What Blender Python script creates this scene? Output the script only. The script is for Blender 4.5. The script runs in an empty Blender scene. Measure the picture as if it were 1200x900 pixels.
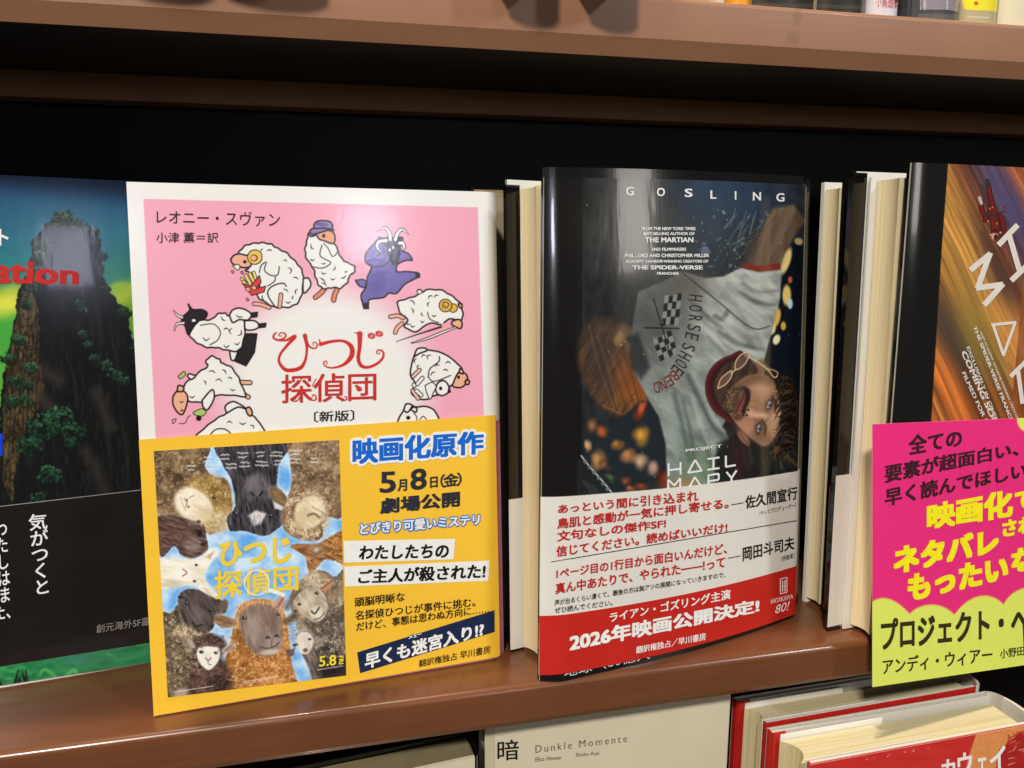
import bpy, math, random
import numpy as np
from mathutils import Matrix, Vector

# ------------------------------------------------------------------ camera, light, exposure
S = 0.1665                      # metres per working unit (camera stands one unit above the shelf top)
SC = bpy.context.scene
COL = SC.collection
FPX, CX, CY = 902.0, 600.0, 450.0
PSI, PIT = math.radians(13.06), math.radians(10.37)
_fh = np.array([math.sin(PSI), math.cos(PSI), 0.0])
RT = np.array([math.cos(PSI), -math.sin(PSI), 0.0])
FW = _fh * math.cos(PIT) + np.array([0, 0, -math.sin(PIT)])
UP = np.cross(RT, FW)
cam = bpy.data.cameras.new("camera")
cam.sensor_fit = 'HORIZONTAL'; cam.sensor_width = 36.0; cam.lens = 36.0 * FPX / 1200.0
cam.clip_start = 0.01; cam.clip_end = 100.0
camo = bpy.data.objects.new("camera", cam); COL.objects.link(camo)
camo.matrix_world = Matrix(((RT[0], UP[0], -FW[0], 0), (RT[1], UP[1], -FW[1], 0), (RT[2], UP[2], -FW[2], S), (0, 0, 0, 1)))
SC.camera = camo

W = bpy.data.worlds.new("World"); SC.world = W; W.use_nodes = True
W.node_tree.nodes["Background"].inputs[0].default_value = (1.0, 0.93, 0.84, 1)
W.node_tree.nodes["Background"].inputs[1].default_value = 0.075

def lamp(name, loc, target, sx, sy, power, color):
    l = bpy.data.lights.new(name, 'AREA'); l.shape = 'RECTANGLE'; l.size = sx; l.size_y = sy
    l.energy = power; l.color = color
    o = bpy.data.objects.new(name, l); COL.objects.link(o)
    o.location = loc
    o.rotation_euler = (Vector(target) - Vector(loc)).to_track_quat('-Z', 'Y').to_euler()
    return o
lamp("ceiling_lamp", (-0.10, 0.165, 1.75), (0.05, 0.27, 0.0), 0.10, 0.05, 26.0, (1.0, 0.87, 0.70))
lamp("shop_lamp", (-0.70, -1.15, 1.35), (0.0, 0.28, 0.08), 0.20, 0.16, 38.0, (1.0, 0.94, 0.85))
lamp("aisle_lamp", (1.25, -1.05, 1.25), (0.12, 0.28, 0.05), 0.16, 0.20, 13.0, (0.84, 0.91, 1.0))
lamp("haze_light", (1.14, -1.0, 0.38), (0.08, 0.28, 0.12), 0.20, 0.26, 1.1, (0.95, 0.90, 0.82))  # added light, no window there: makes the tan haze on the black jacket
lamp("display_lamp", (-0.166, -1.0, 0.325), (-0.1, 0.31, 0.17), 0.085, 0.11, 0.24, (0.76, 0.78, 1.0))
lamp("display_lamp", (0.30, -1.0, 0.325), (0.01, 0.28, 0.17), 0.10, 0.11, 0.95, (0.86, 0.86, 1.0))

SC.view_settings.view_transform = 'Standard'; SC.view_settings.look = 'None'
SC.view_settings.exposure = 0.0; SC.view_settings.gamma = 1.0
SC.render.engine = 'CYCLES'
SC.cycles.use_denoising = True
SC.cycles.max_bounces = 6

# ------------------------------------------------------------------ small maths
random.seed(4)
def rays(x, y):
    x = np.asarray(x, float); y = np.asarray(y, float)
    return FW * FPX + RT * (x - CX)[..., None] - UP * (y - CY)[..., None]
def onz(x, y, z):
    d = rays(x, y); return d * (z / d[2])
def ony(x, y, Y):
    d = rays(x, y); return d * (Y / d[1])
def topx(P):
    z = P @ FW
    return CX + FPX * (P @ RT) / z, CY - FPX * (P @ UP) / z
def world(P):
    P = np.asarray(P, float) * S
    P = P.copy(); P[..., 2] += S
    return P
def lin(c):
    c = np.asarray(c, float) / 255.0
    return np.where(c <= 0.04045, c / 12.92, ((c + 0.055) / 1.055) ** 2.4)

def _h(ix, iy, seed):
    n = (ix.astype(np.int64) * 374761393 + iy.astype(np.int64) * 668265263 + seed * 974711) & 0x7fffffff
    n = ((n ^ (n >> 13)) * 1274126177) & 0x7fffffff
    return ((n ^ (n >> 16)) & 0xffff) / 65535.0
def vn(x, y, seed=0):
    ix = np.floor(x); iy = np.floor(y); fx = x - ix; fy = y - iy
    fx = fx * fx * (3 - 2 * fx); fy = fy * fy * (3 - 2 * fy)
    a = _h(ix, iy, seed); b = _h(ix + 1, iy, seed); c = _h(ix, iy + 1, seed); d = _h(ix + 1, iy + 1, seed)
    return (a * (1 - fx) + b * fx) * (1 - fy) + (c * (1 - fx) + d * fx) * fy
def fbm(x, y, seed=0, o=3):
    s = 0; a = 0.5; t = 0
    for k in range(o):
        s = s + a * vn(x, y, seed + k * 17); t += a; x = x * 2.03; y = y * 2.03; a *= 0.55
    return s / t
def spline(pts, closed=False, n=6):
    P = np.asarray(pts, float)
    if len(P) < 3: return P
    out = []
    m = len(P)
    rng = range(m if closed else m - 1)
    for i in rng:
        p0 = P[(i - 1) % m] if closed or i > 0 else P[i]
        p1 = P[i]; p2 = P[(i + 1) % m]
        p3 = P[(i + 2) % m] if closed or i + 2 < m else P[i + 1]
        for k in range(n):
            t = k / n
            out.append(0.5 * ((2 * p1) + (-p0 + p2) * t + (2 * p0 - 5 * p1 + 4 * p2 - p3) * t * t + (-p0 + 3 * p1 - 3 * p2 + p3) * t ** 3))
    if not closed: out.append(P[-1])
    return np.array(out)

# ------------------------------------------------------------------ printed pictures: colours laid on the vertices of a sheet
class Paint:
    def __init__(s, x, y):
        s.x = x; s.y = y; s.c = np.zeros((len(x), 3)) + 1.0
    def box(s, x0, x1, y0, y1):
        return np.nonzero((s.x > x0) & (s.x < x1) & (s.y > y0) & (s.y < y1))[0]
    def put(s, i, a, col):
        if callable(col): col = col(s.x[i], s.y[i])
        else: col = np.asarray(col, float)
        a = a[:, None]
        s.c[i] = s.c[i] * (1 - a) + col * a
    def fill(s, col):
        i = np.arange(len(s.x)); s.put(i, np.ones(len(i)), col)
    def poly(s, pts, col, soft=0.6, a=1.0, sm=False, rough=0.0, rs=3.0):
        P = spline(pts, True) if sm else np.asarray(pts, float)
        m = soft + 1 + rough
        i = s.box(P[:, 0].min() - m, P[:, 0].max() + m, P[:, 1].min() - m, P[:, 1].max() + m)
        if len(i) == 0: return
        x = s.x[i]; y = s.y[i]
        if rough: x, y = x + 2 * rough * (fbm(x / rs, y / rs, 81) - 0.5), y + 2 * rough * (fbm(x / rs + 7, y / rs, 82) - 0.5)
        d = np.full(len(i), 1e9); ins = np.zeros(len(i), bool)
        for k in range(len(P)):
            x1, y1 = P[k]; x2, y2 = P[(k + 1) % len(P)]
            dx = x2 - x1; dy = y2 - y1; L = dx * dx + dy * dy + 1e-12
            t = np.clip(((x - x1) * dx + (y - y1) * dy) / L, 0, 1)
            d = np.minimum(d, (x - x1 - t * dx) ** 2 + (y - y1 - t * dy) ** 2)
            if y1 != y2:
                c = (y1 > y) != (y2 > y)
                ins ^= c & (x < (x2 - x1) * (y - y1) / (y2 - y1) + x1)
        d = np.sqrt(d); d = np.where(ins, d, -d)
        al = np.clip(0.5 + d / (2 * soft), 0, 1); al = al * al * (3 - 2 * al)
        s.put(i, al * a, col)
    def line(s, pts, w, col, soft=0.5, a=1.0, sm=True, closed=False):
        P = np.asarray(pts, float)
        wl = np.full(len(P), w, float) if np.isscalar(w) else np.asarray(w, float)
        if closed: P = np.vstack([P, P[:1]]); wl = np.append(wl, wl[:1])
        if sm and len(P) > 2:
            Q = spline(np.column_stack([P, wl]), False, 5); P = Q[:, :2]; wl = Q[:, 2]
        m = wl.max() + soft + 1
        i = s.box(P[:, 0].min() - m, P[:, 0].max() + m, P[:, 1].min() - m, P[:, 1].max() + m)
        if len(i) == 0: return
        x = s.x[i]; y = s.y[i]; d = np.full(len(i), -1e9)
        for k in range(len(P) - 1):
            x1, y1 = P[k]; dx, dy = P[k + 1] - P[k]; L = dx * dx + dy * dy + 1e-12
            t = np.clip(((x - x1) * dx + (y - y1) * dy) / L, 0, 1)
            d = np.maximum(d, (wl[k] * (1 - t) + wl[k + 1] * t) / 2 - np.hypot(x - x1 - t * dx, y - y1 - t * dy))
        al = np.clip(0.5 + d / (2 * soft), 0, 1)
        s.put(i, al * a, col)
    def ell(s, cx, cy, rx, ry, ang, col, soft=0.1, a=1.0):
        m = max(rx, ry) * (1 + soft) + 1
        i = s.box(cx - m, cx + m, cy - m, cy + m)
        if len(i) == 0: return
        c, n = math.cos(math.radians(ang)), math.sin(math.radians(ang))
        dx = s.x[i] - cx; dy = s.y[i] - cy
        r = np.hypot((dx * c + dy * n) / rx, (-dx * n + dy * c) / ry)
        al = np.clip((1 + soft - r) / (2 * soft), 0, 1); al = al * al * (3 - 2 * al)
        s.put(i, al * a, col)

def wool(c1, c2, sc=3.0, seed=0, c3=None):            # curly fleece
    c1 = np.array(c1, float); c2 = np.array(c2, float)
    def f(x, y):
        wx = x + 4 * fbm(x / 6, y / 6, seed + 5); wy = y + 4 * fbm(x / 6 + 9, y / 6, seed + 6)
        n = np.abs(fbm(wx / sc, wy / sc, seed, 2) - 0.5) * 3.2
        b = fbm(x / 14, y / 14, seed + 40)
        t = np.clip(n * 0.45 + (b - 0.5) * 1.3 + 0.38, 0, 1)[:, None]
        o = c1 * (1 - t) + c2 * t
        if c3 is not None:
            k = 0.8 * np.clip((fbm(wx / sc * 1.3, wy / sc * 1.3, seed + 77, 2) - 0.60) * 4, 0, 1)[:, None]
            o = o * (1 - k) + np.array(c3, float) * k
        return o
    return f
def fur(c1, c2, ang=90, sc=2.0, stretch=5.0, seed=0):  # straight hair
    c1 = np.array(c1, float); c2 = np.array(c2, float); ca, sa = math.cos(math.radians(ang)), math.sin(math.radians(ang))
    def f(x, y):
        u = (x * ca + y * sa) / (sc * stretch); v = (-x * sa + y * ca) / sc
        t = np.clip(fbm(u, v + 1.5 * fbm(u, v / 4, seed + 3), seed, 3) * 1.7 - 0.35, 0, 1)[:, None]
        return c1 * (1 - t) + c2 * t
    return f

# ------------------------------------------------------------------ materials
MATS = {}
def mat(name, col=None, rough=0.5, spec=0.5, coat=0.0, attr=None, bump=0.0, bscale=300.0, var=0.0, vscale=60.0, bstretch=(1, 1, 1), coat_rough=0.05):
    if name in MATS: return MATS[name]
    m = bpy.data.materials.new(name); m.use_nodes = True; MATS[name] = m
    nt = m.node_tree; b = nt.nodes["Principled BSDF"]
    b.inputs["Roughness"].default_value = rough
    b.inputs["Specular IOR Level"].default_value = spec
    b.inputs["Coat Weight"].default_value = coat
    b.inputs["Coat Roughness"].default_value = coat_rough
    tc = nt.nodes.new("ShaderNodeTexCoord")
    src = None
    if attr:
        a = nt.nodes.new("ShaderNodeAttribute"); a.attribute_name = attr; src = a.outputs["Color"]
    else:
        r = nt.nodes.new("ShaderNodeRGB"); c = lin(col); r.outputs[0].default_value = (c[0], c[1], c[2], 1); src = r.outputs[0]
    if var > 0:
        n = nt.nodes.new("ShaderNodeTexNoise"); n.inputs["Scale"].default_value = vscale; n.inputs["Detail"].default_value = 6
        nt.links.new(tc.outputs["Object"], n.inputs["Vector"])
        mr = nt.nodes.new("ShaderNodeMapRange"); mr.inputs["From Min"].default_value = 0.3; mr.inputs["From Max"].default_value = 0.7
        mr.inputs["To Min"].default_value = 1 - var; mr.inputs["To Max"].default_value = 1 + var
        nt.links.new(n.outputs["Fac"], mr.inputs["Value"])
        h = nt.nodes.new("ShaderNodeHueSaturation"); nt.links.new(mr.outputs[0], h.inputs["Value"]); nt.links.new(src, h.inputs["Color"]); src = h.outputs[0]
        mr2 = nt.nodes.new("ShaderNodeMapRange"); mr2.inputs["To Min"].default_value = max(0.02, rough * 0.8); mr2.inputs["To Max"].default_value = rough * 1.2
        nt.links.new(n.outputs["Fac"], mr2.inputs["Value"]); nt.links.new(mr2.outputs[0], b.inputs["Roughness"])
    nt.links.new(src, b.inputs["Base Color"])
    if bump > 0:
        mp = nt.nodes.new("ShaderNodeMapping"); mp.inputs["Scale"].default_value = bstretch
        nt.links.new(tc.outputs["Object"], mp.inputs["Vector"])
        n2 = nt.nodes.new("ShaderNodeTexNoise"); n2.inputs["Scale"].default_value = bscale; n2.inputs["Detail"].default_value = 4
        nt.links.new(mp.outputs[0], n2.inputs["Vector"])
        bp = nt.nodes.new("ShaderNodeBump"); bp.inputs["Strength"].default_value = bump; bp.inputs["Distance"].default_value = 0.0004
        nt.links.new(n2.outputs["Fac"], bp.inputs["Height"]); nt.links.new(bp.outputs[0], b.inputs["Normal"])
        if coat > 0: nt.links.new(bp.outputs[0], b.inputs["Coat Normal"])
    return m
def page_mat(name, c1, c2):
    if name in MATS: return MATS[name]
    m = bpy.data.materials.new(name); m.use_nodes = True; MATS[name] = m
    nt = m.node_tree; b = nt.nodes["Principled BSDF"]; b.inputs["Roughness"].default_value = 0.75; b.inputs["Specular IOR Level"].default_value = 0.2
    a = nt.nodes.new("ShaderNodeAttribute"); a.attribute_name = "leaf"
    mp = nt.nodes.new("ShaderNodeMapping"); mp.inputs["Scale"].default_value = (8, 8, 1900)
    n = nt.nodes.new("ShaderNodeTexNoise"); n.inputs["Scale"].default_value = 1.0; n.inputs["Detail"].default_value = 5; n.inputs["Roughness"].default_value = 0.65
    r = nt.nodes.new("ShaderNodeValToRGB")
    r.color_ramp.elements[0].position = 0.34; r.color_ramp.elements[1].position = 0.62
    r.color_ramp.elements[0].color = (*lin(c1), 1); r.color_ramp.elements[1].color = (*lin(c2), 1)
    nt.links.new(a.outputs["Vector"], mp.inputs["Vector"]); nt.links.new(mp.outputs[0], n.inputs["Vector"])
    nt.links.new(n.outputs["Fac"], r.inputs["Fac"]); nt.links.new(r.outputs["Color"], b.inputs["Base Color"])
    bp = nt.nodes.new("ShaderNodeBump"); bp.inputs["Strength"].default_value = 0.15; bp.inputs["Distance"].default_value = 0.0002
    nt.links.new(n.outputs["Fac"], bp.inputs["Height"]); nt.links.new(bp.outputs[0], b.inputs["Normal"])
    return m

M_PRINT = mat("glossy_print", attr="ink", rough=0.22, spec=0.45, coat=0.25, coat_rough=0.08, bump=0.05, bscale=500, var=0.0)
M_PRINT_SHINY = mat("laminated_print", attr="ink", rough=0.16, spec=0.5, coat=0.45, coat_rough=0.05, bump=0.16, bscale=90, bstretch=(1, 1, 0.25))
M_PRINT_FILM = mat("wrinkled_glossy_print", attr="ink", rough=0.15, spec=0.5, coat=0.5, coat_rough=0.05, bump=0.55, bscale=55, bstretch=(1, 1, 0.16))
M_PRINT_SOFT = mat("paper_print", attr="ink", rough=0.38, spec=0.4, bump=0.03, bscale=700)
M_LAM = None
INK = {}
def ink(rgb, rough=0.35):
    k = "ink_%d_%d_%d" % tuple(rgb)
    return mat(k, rgb, rough=rough, spec=0.4, var=0.04, vscale=400)

# ------------------------------------------------------------------ object helpers
def thing(name, label, cat, base, group=None):
    o = bpy.data.objects.new(name, None); COL.objects.link(o)
    o.empty_display_size = 0.02
    o.location = tuple(world(base)); o['label'] = label; o['category'] = cat
    if group: o['group'] = group
    return o
def build(name, V, F, m, parent=None, ink_c=None, leaf=None, smooth=False, label=None):
    """V in working units"""
    V = world(V)
    r = parent
    while r is not None and r.parent is not None: r = r.parent
    off = np.array(r.location) if r is not None else np.zeros(3)
    V = V - off
    me = bpy.data.meshes.new(name)
    if isinstance(F, np.ndarray):
        nf = len(F); k = F.shape[1]
        me.vertices.add(len(V)); me.vertices.foreach_set("co", V.astype(np.float32).ravel())
        me.loops.add(nf * k); me.loops.foreach_set("vertex_index", F.astype(np.int32).ravel())
        me.polygons.add(nf); me.polygons.foreach_set("loop_start", np.arange(0, nf * k, k, dtype=np.int32))
        me.update(calc_edges=True); me.validate()
    else:
        me.from_pydata([tuple(v) for v in V], [], F); me.update()
    if ink_c is not None:
        at = me.attributes.new("ink", 'FLOAT_COLOR', 'POINT')
        c = np.ones((len(V), 4), np.float32); c[:, :3] = lin(np.clip(ink_c, 0, 255)); at.data.foreach_set("color", c.ravel())
    if leaf is not None:
        at = me.attributes.new("leaf", 'FLOAT_VECTOR', 'POINT'); at.data.foreach_set("vector", np.asarray(leaf, np.float32).ravel())
    if smooth:
        me.polygons.foreach_set("use_smooth", np.ones(len(me.polygons), bool)); me.set_sharp_from_angle(angle=math.radians(38))
    me.materials.append(m)
    o = bpy.data.objects.new(name, me); COL.objects.link(o)
    if parent is not None: o.parent = parent          # roots carry only a location; parts sit at zero offset below them
    if label: o['label'] = label
    return o
def bevel(o, w, seg=2):
    b = o.modifiers.new("bevel", 'BEVEL'); b.width = w; b.segments = seg; b.limit_method = 'ANGLE'; b.angle_limit = math.radians(40)
    return o
BOXF = [(0, 3, 2, 1), (4, 5, 6, 7), (0, 1, 5, 4), (1, 2, 6, 5), (2, 3, 7, 6), (3, 0, 4, 7)]
def box(name, x0, x1, y0, y1, z0, z1, m, parent, bv=0.0):
    V = [(x0, y0, z0), (x1, y0, z0), (x1, y1, z0), (x0, y1, z0), (x0, y0, z1), (x1, y0, z1), (x1, y1, z1), (x0, y1, z1)]
    o = build(name, np.array(V), BOXF, m, parent)
    if bv: bevel(o, bv)
    return o

class Surf:
    """a leaning cover plane: origin bottom left, s to the right, t up, n towards the viewer; bow(s,t) bulges it"""
    def __init__(s, O, yaw, lean, bow=None, roll=0.0):
        y, l = math.radians(yaw), math.radians(lean)
        u = np.array([math.cos(y), math.sin(y), 0]); b = np.array([-math.sin(y), math.cos(y), 0])
        up = np.array([0, 0, 1]) * math.cos(l) + b * math.sin(l)
        r = math.radians(roll)
        s.u = u * math.cos(r) - up * math.sin(r); s.v = up * math.cos(r) + u * math.sin(r)
        s.O = np.asarray(O, float); s.n = np.cross(s.u, s.v); s.bow = bow
    @staticmethod
    def from_px(BL, BR, zb, lean, bow=None):
        a = onz(*BL, zb); b = onz(*BR, zb)
        f = Surf(a, math.degrees(math.atan2(b[1] - a[1], b[0] - a[0])), lean, bow)
        f.W = float(np.linalg.norm(b - a)); return f
    def pos(s, a, t, off=0.0):
        a = np.asarray(a, float); t = np.asarray(t, float)
        o = off + (s.bow(a, t) if s.bow else 0.0)
        o = np.broadcast_to(np.asarray(o, float), a.shape)
        return s.O + a[..., None] * s.u + t[..., None] * s.v + o[..., None] * s.n
    def fit(s, x, y, off=0.0):
        d = rays(x, y); dn = d @ s.n
        o = np.zeros(d.shape[:-1]) + off
        for _ in range(24 if s.bow else 1):
            k = ((s.O @ s.n) + o) / dn
            P = d * k[..., None] - s.O
            a = P @ s.u; t = P @ s.v
            if s.bow: o = 0.4 * o + 0.6 * (off + s.bow(a, t))
        return a, t
    def quad(s, pts, off=0.0):
        p = np.asarray(pts, float); a, t = s.fit(p[:, 0], p[:, 1], off); return np.column_stack([a, t])   # order BL, BR, TR, TL

def grid_faces(nx, ny):
    i = np.arange(nx * ny).reshape(ny, nx)
    return np.stack([i[:-1, :-1], i[:-1, 1:], i[1:, 1:], i[1:, :-1]], -1).reshape(-1, 4)
def bil(q, nx, ny):
    a, b = np.meshgrid(np.linspace(0, 1, nx), np.linspace(0, 1, ny))
    a = a.ravel()[:, None]; b = b.ravel()[:, None]; q = np.asarray(q, float)
    return q[0] * (1 - a) * (1 - b) + q[1] * a * (1 - b) + q[2] * a * b + q[3] * (1 - a) * b
def sheet(name, parent, sf, q, nx, ny, off, thick, m, paint=None, label=None, smooth=True):
    """a thin solid sheet lying on a cover: q = local corners BL, BR, TR, TL"""
    st = bil(q, nx, ny)
    A = sf.pos(st[:, 0], st[:, 1], off)
    i = np.arange(nx * ny).reshape(ny, nx)
    ring = np.concatenate([i[0, :], i[1:, -1], i[-1, -2::-1], i[-2:0:-1, 0]])
    B = sf.pos(st[ring, 0], st[ring, 1], off - thick)
    F = grid_faces(nx, ny); n0 = len(A); R = len(ring)
    k = np.arange(R); k2 = (k + 1) % R
    F = np.vstack([F, np.column_stack([ring[k2], ring[k], n0 + k, n0 + k2])])
    V = np.vstack([A, B]); c = None
    if paint is not None:
        x, y = topx(A); p = Paint(x, y); paint(p)
        c = np.vstack([p.c, np.tile([[225, 220, 205]], (R, 1))])
    return build(name, V, F, m, parent, ink_c=c, smooth=smooth, label=label)
def slab(name, parent, sf, s0, s1, t0, t1, d0, d1, m, ns=2, bv=0.0, label=None):
    """a board between two depths behind the cover plane, bowed with it"""
    ss = np.linspace(s0, s1, ns); V = []; F = []
    for a in ss:
        for (t, d) in ((t0, d0), (t1, d0), (t1, d1), (t0, d1)):
            V.append(sf.pos(np.array(a), np.array(t), -d))
    for i in range(ns - 1):
        b = i * 4
        for j in range(4):
            F.append((b + j, b + (j + 1) % 4, b + 4 + (j + 1) % 4, b + 4 + j)[::-1])
    F.append((0, 1, 2, 3)); e = (ns - 1) * 4; F.append((e + 3, e + 2, e + 1, e))
    o = build(name, np.array(V), F, m, parent, label=label)
    if bv: bevel(o, bv, 2)
    return o
def slabq(name, parent, sf, q, d0, d1, m, ns=2, label=None):
    q = np.asarray(q, float); V = []; F = []
    for k in np.linspace(0, 1, ns):
        lo = q[0] * (1 - k) + q[1] * k; hi = q[3] * (1 - k) + q[2] * k
        for (p, d) in ((lo, d0), (hi, d0), (hi, d1), (lo, d1)): V.append(sf.pos(np.array(p[0]), np.array(p[1]), -d))
    for i in range(ns - 1):
        b = i * 4
        for j in range(4): F.append((b + j, b + (j + 1) % 4, b + 4 + (j + 1) % 4, b + 4 + j)[::-1])
    F.append((0, 1, 2, 3)); e = (ns - 1) * 4; F.append((e + 3, e + 2, e + 1, e))
    return build(name, np.array(V), F, m, parent, label=label)
def pages(name, parent, sf, s0, s1, t0, t1, d0, d1, m, conc=0.0, nd=14, label=None):
    """page block with a hollow fore-edge on the left"""
    dd = np.linspace(d0, d1, nd); V = []; L = []; F = []
    for d in dd:
        k = (d - d0) / (d1 - d0); a0 = s0 + conc * (1 - (2 * k - 1) ** 2)
        for (a, t) in ((a0, t0), (s1, t0), (s1, t1), (a0, t1)):
            V.append(sf.pos(np.array(a), np.array(t), -d)); L.append((a * S, t * S, d * S))
    for i in range(nd - 1):
        b = i * 4
        for j in range(4):
            F.append((b + j, b + (j + 1) % 4, b + 4 + (j + 1) % 4, b + 4 + j)[::-1])
    F.append((0, 1, 2, 3)); e = (nd - 1) * 4; F.append((e + 3, e + 2, e + 1, e))
    return build(name, np.array(V), F, m, parent, leaf=np.array(L), label=label)

# writing: text laid into a four-cornered field, corners TL, TR, BR, BL
def glyphs(body, bold=0.0, spacing=1.0, res=3, line=1.0, align='LEFT', sub=False):
    cu = bpy.data.curves.new("lettering", 'FONT'); cu.body = body; cu.size = 1; cu.offset = bold; cu.resolution_u = res
    cu.space_character = spacing; cu.space_line = line; cu.align_x = align
    o = bpy.data.objects.new("lettering", cu); COL.objects.link(o)
    dg = bpy.context.evaluated_depsgraph_get(); dg.update()
    me = o.evaluated_get(dg).to_mesh()
    V = np.zeros(len(me.vertices) * 3, np.float32); me.vertices.foreach_get("co", V); V = V.reshape(-1, 3)[:, :2].astype(float)
    F = [tuple(p.vertices) for p in me.polygons]
    o.evaluated_get(dg).to_mesh_clear()
    bpy.data.objects.remove(o); bpy.data.curves.remove(cu)
    return V, F
def txt(sf, parent, name, body, q, m, bold=0.015, off=0.0012, spacing=1.0, outline=None, ow=0.07, line=1.0, align='LEFT', shear=0.0):
    q = np.asarray(q, float)
    V0, _ = glyphs(body, 0.0, spacing, 2, line, align)
    lo = V0.min(0); hi = V0.max(0)
    if bold > 0: lo = lo - bold; hi = hi + bold
    todo = [(max(bold, 0.0), m, off)]
    if outline is not None: todo.insert(0, (ow, outline, off - 0.0006))
    last = None
    V, F0 = glyphs(body, min(bold, 0.0), spacing, 3, line, align)
    for (bo, mm, of) in todo:
        sh = [(0.0, 0.0)]
        if bo > 0.001:
            n = 16 if bo > 0.05 else 8
            if bo > 0.09: sh = [(bo * math.cos(2 * math.pi * k / n), bo * math.sin(2 * math.pi * k / n)) for k in range(n)] + [(0.5 * bo * math.cos(2 * math.pi * k / 8), 0.5 * bo * math.sin(2 * math.pi * k / 8)) for k in range(8)]
            else: sh = [(bo * i, bo * j * 0.8) for i in (-1, 0, 1) for j in (-1, 0, 1)]
        VV = []; FF = []; OO = []
        for k, (dx, dy) in enumerate(sh):
            b0 = len(VV) and sum(len(v) for v in VV)
            FF += [tuple(i + b0 for i in f) for f in F0]
            a = (V[:, 0] + dx - lo[0]) / (hi[0] - lo[0]); b = (V[:, 1] + dy - lo[1]) / (hi[1] - lo[1])
            if shear: a = a + shear * (b - 0.5)
            a = a[:, None]; b = b[:, None]
            P = q[3] * (1 - a) * (1 - b) + q[2] * a * (1 - b) + q[1] * a * b + q[0] * (1 - a) * b
            VV.append(P); OO.append(np.full(len(P), of + k * 0.00002))
        P = np.vstack(VV); O_ = np.concatenate(OO)
        s, t = sf.fit(P[:, 0], P[:, 1], of)
        last = build(name if mm is m else name.replace('lettering', 'outline'), sf.pos(s, t, O_), FF, mm, parent)
    return last
def T(sf, parent, name, body, xl, yl0, yl1, xr, yr0, yr1, m, **k):
    return txt(sf, parent, name, body, [(xl, yl0), (xr, yr0), (xr, yr1), (xl, yl1)], m, **k)
def letter(sf, parent, name, ch, cx, cy, ang, w, h, m, **k):
    c, n = math.cos(math.radians(ang)), math.sin(math.radians(ang))
    q = [(cx + x * c - y * n, cy + x * n + y * c) for x, y in ((-w / 2, -h / 2), (w / 2, -h / 2), (w / 2, h / 2), (-w / 2, h / 2))]
    return txt(sf, parent, name, ch, q, m, **k)
def bars(sf, parent, name, segs, w, m, off=0.0012):
    """straight strokes of lettering or rules: list of (x1, y1, x2, y2)"""
    V = []; F = []; offs = []
    for g in segs:
        x1, y1, x2, y2 = g[:4]; ww = g[4] if len(g) > 4 else w
        L = math.hypot(x2 - x1, y2 - y1); nx, ny = -(y2 - y1) / L * ww / 2, (x2 - x1) / L * ww / 2
        n = max(1, int(L / 25)); b = len(V); offs += [off + len(offs) * 0.00001] * (2 * n + 2)
        for i in range(n + 1):
            k = i / n; x = x1 + (x2 - x1) * k; y = y1 + (y2 - y1) * k
            V += [(x + nx, y + ny), (x - nx, y - ny)]
        for i in range(n): F.append((b + 2 * i, b + 2 * i + 1, b + 2 * i + 3, b + 2 * i + 2))
    V = np.array(V); s, t = sf.fit(V[:, 0], V[:, 1], off)
    return build(name, sf.pos(s, t, np.array(offs)), F, m, parent)
def flat(sf, parent, name, pts, m, off=0.0006, sm=False):
    P = spline(pts, True) if sm else np.asarray(pts, float)
    s, t = sf.fit(P[:, 0], P[:, 1], off)
    return build(name, sf.pos(s, t, off), [tuple(range(len(P)))], m, parent)

INKW = ink((238, 238, 236)); INKB = ink((24, 22, 22)); INKR = ink((196, 34, 30)); INKY = ink((250, 226, 20))
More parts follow.
